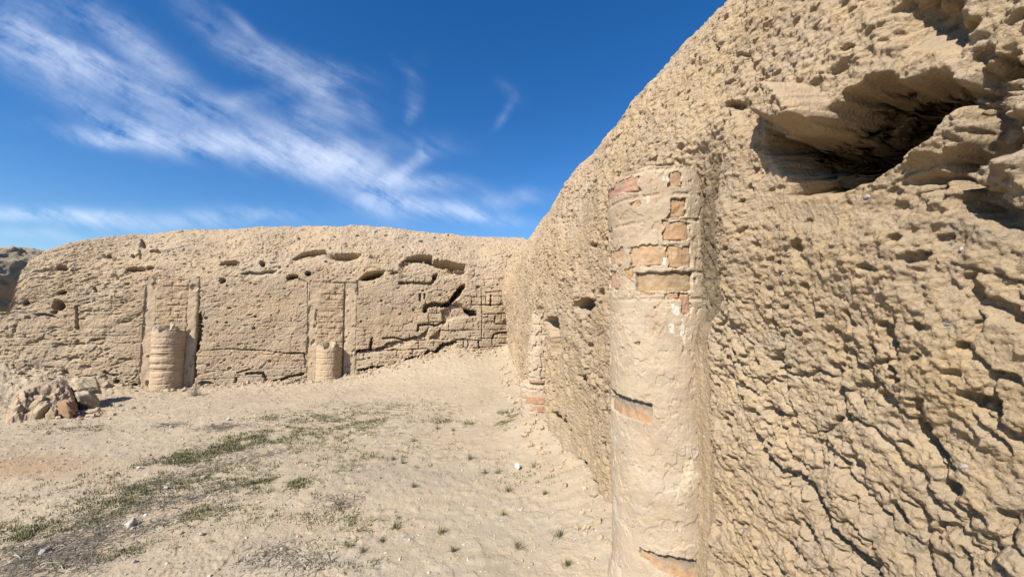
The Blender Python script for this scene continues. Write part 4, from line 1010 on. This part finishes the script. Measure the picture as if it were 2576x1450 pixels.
def clods(n):
    base = sphere_pts(6, 8); m_ = 48; fb = grid_faces(6, 8, True, True)
    side = rng.random(n) < .55
    s_ = rng.uniform(-5.3, 4.1, n); off = .03 + .5 * rng.random(n) ** 2.2
    xb = OB[0] + ub[0] * s_ + nb[0] * off; yb = OB[1] + ub[1] * s_ + nb[1] * off
    yr_ = 2.2 + 7.4 * rng.random(n) ** 1.3; xr_ = XW(yr_) - .02 - .38 * rng.random(n) ** 2.2
    xx = np.where(side, xb, xr_); yy = np.where(side, yb, yr_)
    near_ = rng.random(n) < .10; xx = np.where(near_, pB[0] + .25 + .38 * rng.normal(size=n), xx); yy = np.where(near_, pB[1] + .22 + .25 * rng.normal(size=n), yy)
    k = np.hypot(xx - CN[0], yy - CN[1]) > .36; xx, yy = xx[k], yy[k]; n = len(xx)
    zz = ground_h(xx, yy); sz = (.006 + .040 * rng.random(n) ** 6) * (.45 + .085 * yy)
    sh = rng.uniform(.6, 1.3, (n, 3)); a = rng.uniform(0, 6.28, n)
    V = base.reshape(1, -1, 3) * (sh * sz[:, None])[:, None, :] * (1 + .16 * rng.normal(size=(n, m_, 1)))
    x = V[..., 0] * np.cos(a)[:, None] - V[..., 1] * np.sin(a)[:, None]; y = V[..., 0] * np.sin(a)[:, None] + V[..., 1] * np.cos(a)[:, None]
    V = np.stack([x + xx[:, None], y + yy[:, None], V[..., 2] + (zz + sz * .25)[:, None]], -1)
    c = MUD[None] * rng.uniform(.82, 1.12, (n, 1))
    F = (fb[None] + (np.arange(n) * m_)[:, None, None]).reshape(-1, 4)
    o = raw_mesh('mud_crumbs', V.reshape(-1, 3), F, M_GRND, None, np.repeat(c, m_, 0), smooth=False)
    tag(o, 'fallen mud crumbs gathered along the feet of the walls', 'mud crumbs', None, 'stuff')
clods(2600)

# ================================================================== grass and litter
def blades(cx, cy, n_each, length, width, spread, tilt, colr, curl=.5, zoff=0., flat=False):
    n = len(cx) * n_each
    bx = np.repeat(cx, n_each) + rng.normal(size=n) * np.repeat(spread, n_each); by = np.repeat(cy, n_each) + rng.normal(size=n) * np.repeat(spread, n_each)
    bz = ground_h(bx, by) + zoff
    L = np.repeat(length, n_each) * rng.uniform(.45, 1.15, n); W = np.repeat(width, n_each) * rng.uniform(.7, 1.2, n)
    az = rng.uniform(0, 2 * math.pi, n); el = np.pi / 2 - np.abs(rng.normal(size=n)) * tilt if not flat else np.abs(rng.normal(size=n)) * tilt
    el = np.clip(el, .02, 1.57)
    d = np.stack([np.cos(az) * np.cos(el), np.sin(az) * np.cos(el), np.sin(el)], 1)
    side = np.stack([-np.sin(az), np.cos(az), 0 * az], 1)
    b0 = np.stack([bx, by, bz - .003], 1)
    d2 = d + np.stack([np.cos(az), np.sin(az), -.9 + 0 * az], 1) * (curl * rng.uniform(0, 1, n))[:, None]
    d2 /= np.linalg.norm(d2, axis=1)[:, None]
    m = b0 + d * (L * .55)[:, None]; t = m + d2 * (L * .5)[:, None]
    if flat: t[:, 2] = np.maximum(t[:, 2], b0[:, 2] + .004)
    V = np.stack([b0 - side * (W / 2)[:, None], b0 + side * (W / 2)[:, None], m - side * (W * .4)[:, None], m + side * (W * .4)[:, None], t], 1)
    k = np.arange(n)[:, None] * 5
    Q = k + np.array([[0, 1, 3, 2]]); Tt = k + np.array([[2, 3, 4]])
    c = np.array(colr)[rng.integers(0, len(colr), n)] * rng.uniform(.75, 1.25, (n, 1))
    return V.reshape(-1, 3), Q, Tt, np.repeat(c, 5, 0)
GREEN = [(.16, .165, .055), (.125, .135, .045), (.20, .20, .08), (.22, .195, .095), (.29, .25, .14)]
STRAW = [(.22, .18, .13), (.14, .115, .09), (.32, .27, .20), (.11, .095, .075), (.19, .165, .13)]
def gpts(px, py):
    x = (px - PW / 2) / FPX; zc = -(py - PH / 2) / FPX; c, s_ = math.cos(PITCH), math.sin(PITCH)
    dx, dy, dz = x, c - zc * s_, np.minimum(s_ + zc * c, -1e-3)
    t = 1.6 / -dz
    for _ in range(10): t = (1.6 - ground_h(dx * t, dy * t, False)) / -dz
    return dx * t, dy * t
def cluster(lst):
    xs, ys = [], []
    for cx, cy, rx, ry, n, tl in lst:
        m = 0
        px = cx + rng.normal(size=n) * rx * .55; off = rng.normal(size=n) * ry * .55
        py = cy + off - (px - cx) * tl
        k = (py > 905) & (px > -250); x_, y_ = gpts(px[k], py[k])
        k = (y_ > 1.2) & (y_ < 12) & (x_ < XW(y_) - .04); xs.append(x_[k]); ys.append(y_[k])
    xs, ys = np.concatenate(xs), np.concatenate(ys)
    q = (xs - OB[0]) * nb[0] + (ys - OB[1]) * nb[1]
    k = q > .12
    return xs[k], ys[k]
G = [(640, 1105, 130, 20, 330, .22), (480, 1150, 130, 22, 330, .25), (820, 1095, 130, 30, 200, .1), (930, 1065, 70, 14, 100, 0), (690, 1217, 75, 14, 170, .05), (1275, 1050, 24, 22, 120, .3), (1110, 1058, 40, 9, 35, 0), (1195, 1068, 30, 9, 40, 0),
     (560, 1195, 150, 40, 130, .2), (340, 1240, 160, 35, 260, .25), (180, 1300, 170, 35, 260, .25), (60, 1340, 120, 30, 160, .2), (900, 1150, 250, 55, 130, .05), (620, 1270, 220, 50, 120, .1), (850, 1310, 160, 40, 60, 0), (480, 1290, 70, 20, 60, .1),
     (300, 1390, 90, 20, 60, .2), (950, 1040, 200, 20, 120, 0), (740, 1050, 120, 16, 100, 0), (150, 1080, 150, 14, 60, 0), (200, 1220, 200, 30, 90, .2), (880, 1400, 80, 30, 30, 0), (1290, 1195, 120, 40, 26, 0)]
gx, gy = cluster([(a_, b_, c_, d_, int(n_ * (1.25 if a_ < 480 else 2.2)), e_) for a_, b_, c_, d_, n_, e_ in G])
keep = fbm(gx * 3.2, gy * 3.2, 3, 1201) + .5 * fbm(gx * 10, gy * 10, 2, 1202) > -.08
gx, gy = gx[keep], gy[keep]; n = len(gx)
V, Q, Tt, c = blades(gx, gy, 10, rng.uniform(.018, .042, n), np.full(n, .0038) + .0006 * gy, rng.uniform(.012, .035, n), .75, GREEN)
o = raw_mesh('grass', V, Q, M_LEAF, None, c, Tt, smooth=False); tag(o, 'short patchy green grass sprouting in a band across the earth', 'grass', None, 'stuff')
DL = [(140, 1395, 190, 34, 1100, .3), (330, 1300, 170, 30, 900, .3), (60, 1420, 150, 30, 600, .25), (500, 1240, 160, 24, 300, .3), (560, 1075, 80, 9, 240, .05), (430, 1070, 30, 4, 60, 0), (690, 1392, 75, 20, 75, .25), (860, 1268, 60, 20, 60, .1), (980, 1018, 130, 10, 260, 0), (800, 1052, 70, 8, 130, 0),
      (95, 1070, 55, 5, 90, 0), (210, 1078, 60, 5, 90, 0), (560, 1130, 90, 12, 130, .1), (700, 1130, 90, 12, 80, .1), (420, 1215, 120, 14, 200, .25), (800, 1430, 70, 14, 70, 0), (560, 1165, 120, 14, 130, .2), (900, 1070, 200, 20, 160, 0)]
dx_, dy_ = cluster([(a_, b_, c_ * 1.15, d_ * 1.2, int(n_ * (.62 if n_ > 250 else .9)), e_) for a_, b_, c_, d_, n_, e_ in DL]); keep = (fbm(dx_ * 2.2 + dy_ * .8, dy_ * 3.4, 4, 1205) + .8 * fbm(dx_ * 9, dy_ * 11, 3, 1206)) > .02; dx_, dy_ = dx_[keep], dy_[keep]; n = len(dx_)
V, Q, Tt, c = blades(dx_, dy_, 5, rng.uniform(.04, .11, n), np.full(n, .0036) + .0004 * dy_, rng.uniform(.03, .09, n), .16, STRAW, .2, .005, True)
o = raw_mesh('dry_litter', V, Q, M_DRY, None, c, Tt, smooth=False); tag(o, 'matted dark dry stalks lying flat over the earth', 'dry litter', None, 'stuff')

def tuft(px, py, wpx, lab, nbl=46, cols=GREEN, name='grass_tuft', cat='grass tuft', tilt=.7):
    p = gpt(px, py); s_ = p[1] / FPX; ln = wpx * s_ * .62
    V, Q, Tt, c = blades(np.array([p[0]]), np.array([p[1]]), nbl, np.array([ln]), np.array([.0030]), np.array([ln * .13]), tilt, cols, .7)
    e_ = raw_mesh(name, V - np.array([p[0], p[1], 0]), Q, M_LEAF if cols is GREEN else M_DRY, None, c, Tt, smooth=False)
    e_.location = (p[0], p[1], 0)
    tag(e_, lab, cat, 'single grass tufts on bare earth' if cols is GREEN else None, 'thing')
for px, py, wp, lab in (
        (1302, 1378, 46, 'biggest lone green tuft on bare earth left of the near column foot'), (1408, 1348, 46, 'spiky upright green tuft nearest the foot of the right wall'),
        (1427, 1420, 40, 'green tuft at the very bottom left of the near column'), (1266, 1296, 28, 'small dark tuft alone in the middle of the bare earth'),
        (1108, 1340, 46, 'broad low green tuft in the middle of the lower foreground'), (1141, 1388, 34, 'dull brownish green tuft near the bottom centre'),
        (1346, 1176, 36, 'bright green tuft right of the white angular stone'), (1183, 1155, 38, 'wide green tuft standing apart left of the wall foot'),
        (1278, 1236, 36, 'green tuft halfway between the white stone and the near column'), (1370, 1245, 26, 'thin wispy tuft close under the right wall'),
        (1220, 1190, 28, 'green tuft left of the white angular stone'), (1250, 1190, 34, 'spreading pale tuft touching the white angular stone'),
        (1012, 1165, 28, 'compact green tuft on the grey track left of centre'), (990, 1155, 22, 'short tuft just beyond the compact one on the grey track'),
        (1040, 1226, 32, 'dark green compact tuft right of the scattered sprouts'), (880, 1375, 34, 'dark tuft at the lower left beside dry stalks'),
        (960, 1362, 28, 'round green tuft between the dry stalks and the broad low tuft'), (995, 1330, 36, 'thin grey green tuft with long stray blades'),
        (912, 1380 + 10, 36, 'leafy tuft low in the foreground beside tangled dry stems'), (1140, 1080 + 3, 22, 'tuft on the bare ground in front of the far column'),
        (1040, 1110, 26, 'low tuft at the near edge of the distant grass'), (1100, 1078, 26, 'flat tuft among the sparse growth before the corner')):
    tuft(px, py, wp, lab)
tuft(490, 996, 60, 'dry brown tangled shrub lying at the foot of the banded half column', 150, STRAW, 'dry_shrub', 'dry shrub', 1.1)
tuft(268, 985, 40, 'pale dry twigs caught in the gap behind the fallen masonry', 40, [(.34, .3, .22)], 'dry_shrub', 'dry shrub', 1.1)

def twig(pts, r, lab, colr=(.50, .44, .34)):
    P3 = []
    for px, py in pts:
        p = gpt(px, py); P3.append([p[0], p[1], float(ground_h(p[0], p[1])) + r * 1.5])
    P3 = np.array(P3); t = np.linspace(0, len(P3) - 1, 24)
    Q_ = np.stack([np.interp(t, np.arange(len(P3)), P3[:, k]) for k in range(3)], 1)
    Q_[:, 2] = np.maximum(Q_[:, 2], ground_h(Q_[:, 0], Q_[:, 1]) + r); Q_[:, 2] += .006 * np.sin(t * 2)
    d = np.gradient(Q_, axis=0); d /= np.linalg.norm(d, axis=1)[:, None]
    sd = np.cross(d, [0, 0, 1.]); sd /= np.linalg.norm(sd, axis=1)[:, None]; up = np.cross(sd, d)
    a = np.arange(6) * math.pi / 3; rad = r * np.interp(t, [0, t[-1]], [1, .5])
    P = Q_[:, None] + (np.cos(a)[None, :, None] * sd[:, None] + np.sin(a)[None, :, None] * up[:, None]) * rad[:, None, None]
    o = grid_mesh('dry_twig', P, M_DRY, None, np.tile(np.array(colr, f32), (P.shape[0] * P.shape[1], 1)), wrap=True)
    tag(o, lab, 'twig', 'pale twigs in the dry litter', 'thing')
Z7 = lambda x, y: (x * .3, 1030.4 + y * .3)
twig(zs(Z7, (440, 1170), (500, 1148), (560, 1140), (610, 1142)), .004, 'forked pale twig above right of the grey green stone')
twig(zs(Z7, (340, 1310), (400, 1300), (495, 1288)), .004, 'straight pale twig lying below the grey green stone')
twig(zs(Z7, (510, 1305), (525, 1340), (600, 1358), (690, 1345)), .003, 'long thin pale twig bending onto the bare earth')
twig(zs(Z7, (940, 845), (1010, 838), (1060, 825), (1085, 845)), .004, 'arched pale twig above the largest white stone')
twig(zs(Z7, (285, 960), (278, 1000), (285, 1030)), .005, 'short grey stick standing near the left edge', (.3, .28, .24))
twig(zs(Z7, (120, 1225), (150, 1240), (175, 1250)), .005, 'short grey stick lying left of the grey green stone', (.4, .38, .34))
twig([(1380, 1330), (1395, 1345), (1385, 1370)], .0015, 'hair thin dead stem beside the spiky upright tuft', (.3, .26, .18))

# ================================================================== camera
cam = bpy.data.cameras.new('camera'); co = bpy.data.objects.new('camera', cam); C.objects.link(co)
co.location = EYE; co.rotation_euler = (math.pi / 2 + PITCH, 0, 0)
cam.sensor_width = 36; cam.lens = 36 * FPX / PW; cam.clip_end = 6000; cam.clip_start = .05
scene.camera = co

# ================================================================== light
EL, AZ = math.radians(43), math.atan2(-.59, -.807)     # azimuth measured from +Y towards +X
sd = np.array([math.sin(AZ) * math.cos(EL), math.cos(AZ) * math.cos(EL), math.sin(EL)])
sun = bpy.data.lights.new('sun', 'SUN'); so = bpy.data.objects.new('sun', sun); C.objects.link(so)
from mathutils import Vector
so.rotation_euler = Vector(sd).to_track_quat('Z', 'Y').to_euler(); so.location = (0, -5, 12)
sun.energy = 5.0; sun.angle = math.radians(.53); sun.color = (1, .955, .88)

world = bpy.data.worlds.new('World'); scene.world = world; world.use_nodes = True
nt = world.node_tree; N = nt.nodes; Lk = nt.links
bg = N['Background']; bg.inputs['Strength'].default_value = .090
sky = N.new('ShaderNodeTexSky'); sky.sky_type = 'NISHITA'; sky.sun_disc = False
sky.sun_elevation = EL; sky.sun_rotation = AZ % (2 * math.pi); sky.air_density = 1.0; sky.dust_density = .25; sky.ozone_density = 3.0; sky.altitude = 300
def M(op, a, b_=None, c=None):
    k = N.new('ShaderNodeMath'); k.operation = op
    for q, v in enumerate((a, b_, c)):
        if v is None: continue
        if isinstance(v, (int, float)): k.inputs[q].default_value = v
        else: Lk.new(v, k.inputs[q])
    return k.outputs[0]
tc = N.new('ShaderNodeTexCoord'); sp = N.new('ShaderNodeSeparateXYZ'); Lk.new(tc.outputs['Generated'], sp.inputs[0])
dy = M('MAXIMUM', sp.outputs['Y'], .05)
u0 = M('DIVIDE', sp.outputs['X'], dy); v0 = M('DIVIDE', sp.outputs['Z'], dy)
cb = N.new('ShaderNodeCombineXYZ'); Lk.new(u0, cb.inputs[0]); Lk.new(v0, cb.inputs[1])
def noise(vec, scale, detail=4, rough=.55, out='Fac'):
    n_ = N.new('ShaderNodeTexNoise'); n_.inputs['Scale'].default_value = scale; n_.inputs['Detail'].default_value = detail; n_.inputs['Roughness'].default_value = rough
    Lk.new(vec, n_.inputs['Vector']); return n_.outputs[out]
w1 = N.new('ShaderNodeSeparateXYZ'); Lk.new(noise(cb.outputs[0], 3.0, 5, .5, 'Color'), w1.inputs[0])
uu = M('ADD', u0, M('MULTIPLY', M('SUBTRACT', w1.outputs[0], .5), .075)); vv = M('ADD', v0, M('MULTIPLY', M('SUBTRACT', w1.outputs[1], .5), .075))
def uv(px, py): d = ray(px, py); return d[0] / d[1], d[2] / d[1]
ZS = lambda x, y: (x * .575, y * .575)
def stroke(A_, B_, wid, k, wa=None):
    (ax, ay), (bx, by) = uv(*ZS(*A_)), uv(*ZS(*B_)); vx, vy = bx - ax, by - ay; ln = math.hypot(vx, vy)
    w_ = .5 * (wid + (wa or wid)) * 1.0 * .575 / FPX; sl = ln * .62 + w_ * .4
    mx_, my_ = (ax + bx) / 2, (ay + by) / 2; ex, ey = vx / ln, vy / ln
    t = M('MULTIPLY_ADD', uu, ex / sl, M('MULTIPLY_ADD', vv, ey / sl, -(mx_ * ex + my_ * ey) / sl))
    p = M('MULTIPLY_ADD', uu, -ey / w_, M('MULTIPLY_ADD', vv, ex / w_, -(my_ * ex - mx_ * ey) / w_))
    return M('POWER', 2.718, M('MULTIPLY', M('MULTIPLY_ADD', t, t, M('MULTIPLY', p, p)), -1.0)), k
ST = [  # from, to, end half-width, strength, start half-width (in units of the sky crop)
    ((330, 570), (700, 620), 60, .55, 14), ((700, 620), (980, 640), 60, .55, 62), ((980, 660), (1300, 690), 75, .42, 50), ((1280, 680), (1560, 730), 85, 1.0, 70), ((1560, 760), (1700, 880), 70, .55, 80), ((1620, 870), (1900, 925), 42, .6, 50), ((1900, 920), (2200, 960), 24, .55, 36),
    ((1700, 800), (1960, 820), 24, .45, 50), ((2050, 890), (2330, 870), 40, .26, 40), ((1700, 800), (1850, 690), 22, .42, 40), ((1850, 690), (1830, 640), 14, .22, 20),
    ((0, 75), (200, 175), 36, .42, 50), ((200, 180), (480, 270), 22, .42, 46), ((100, 230), (450, 290), 60, .35, 60), ((0, 120), (250, 330), 130, .26, 120), ((330, 300), (650, 400), 70, .34, 80), ((400, 60), (700, 260), 60, .20, 60), ((480, 90), (900, 420), 70, .22, 60), ((300, 420), (560, 560), 60, .34, 26),
    ((600, 400), (900, 560), 100, .25, 90), ((100, 0), (500, 120), 70, .16, 70), ((560, 520), (700, 600), 70, .3, 40),
    ((1010, 50), (1150, 200), 24, .20, 16), ((800, 0), (1100, 240), 70, .17, 50), ((1050, 200), (1330, 360), 60, .28, 60), ((1330, 360), (1510, 350), 40, .30, 60), ((1150, 230), (1480, 300), 40, .20, 40), ((1360, 380), (1450, 480), 50, .26, 50), ((1300, 480), (1360, 520), 30, .22, 30), ((950, 480), (1200, 420), 50, .16, 40), ((1200, 600), (1500, 520), 90, .20, 80), ((900, 480), (1300, 600), 90, .18, 80),
    ((1740, 270), (1820, 340), 30, .08, 12), ((1820, 340), (1800, 480), 36, .10, 36), ((1800, 480), (1770, 540), 20, .10, 30), ((1560, 430), (1620, 560), 40, .10, 40), ((1700, 640), (1950, 650), 60, .10, 60),
    ((2200, 360), (2270, 430), 30, .07, 20), ((2250, 440), (2190, 525), 12, .14, 26),
    ((0, 925), (300, 945), 36, .6, 34), ((300, 945), (520, 940), 40, .5, 40), ((520, 960), (1200, 945), 40, .3, 40), ((0, 1020), (300, 1040), 30, .2, 30), ((1000, 910), (1250, 950), 26, .15, 20)]
acc = None
for a_, b_, wd, k, *r_ in ST:
    s_, k_ = stroke(a_, b_, wd, k, r_[0] if r_ else None)
    acc = M('MULTIPLY', s_, k_) if acc is None else M('MULTIPLY_ADD', s_, k_, acc)
# drawn-out fibres
rt = N.new('ShaderNodeMapping'); rt.vector_type = 'TEXTURE'; rt.inputs['Rotation'].default_value = (0, 0, math.radians(-30)); rt.inputs['Scale'].default_value = (1 / 1.1, 1 / 7.0, 1)
wv = N.new('ShaderNodeCombineXYZ'); Lk.new(uu, wv.inputs[0]); Lk.new(vv, wv.inputs[1]); Lk.new(wv.outputs[0], rt.inputs[0])
fib = noise(rt.outputs[0], 2.4, 9, .6); pf = noise(wv.outputs[0], 9.0, 8, .66)
mod = M('ADD', M('MULTIPLY', M('SUBTRACT', fib, .30), 2.7), M('MULTIPLY', M('SUBTRACT', pf, .5), 1.6)); mod = M('MAXIMUM', mod, 0.03)
dens = M('MULTIPLY', M('MULTIPLY', acc, mod), 1.08)
dens = M('MULTIPLY', dens, M('GREATER_THAN', sp.outputs['Y'], .06))
dens = M('SUBTRACT', 1.0, M('POWER', 2.718, M('MULTIPLY', dens, -1.05)))
hs = N.new('ShaderNodeHueSaturation'); hs.inputs['Saturation'].default_value = 1.35; hs.inputs['Hue'].default_value = .507; Lk.new(sky.outputs[0], hs.inputs['Color'])
mix = N.new('ShaderNodeMix'); mix.data_type = 'RGBA'; Lk.new(dens, mix.inputs['Factor']); Lk.new(hs.outputs[0], mix.inputs[6]); mix.inputs[7].default_value = (7.0, 7.6, 8.8, 1)
Lk.new(mix.outputs[2], bg.inputs['Color'])

scene.view_settings.view_transform = 'Standard'; scene.view_settings.look = 'None'; scene.view_settings.gamma = 1; scene.view_settings.exposure = .73
scene.cycles.max_bounces = 6; scene.cycles.diffuse_bounces = 1
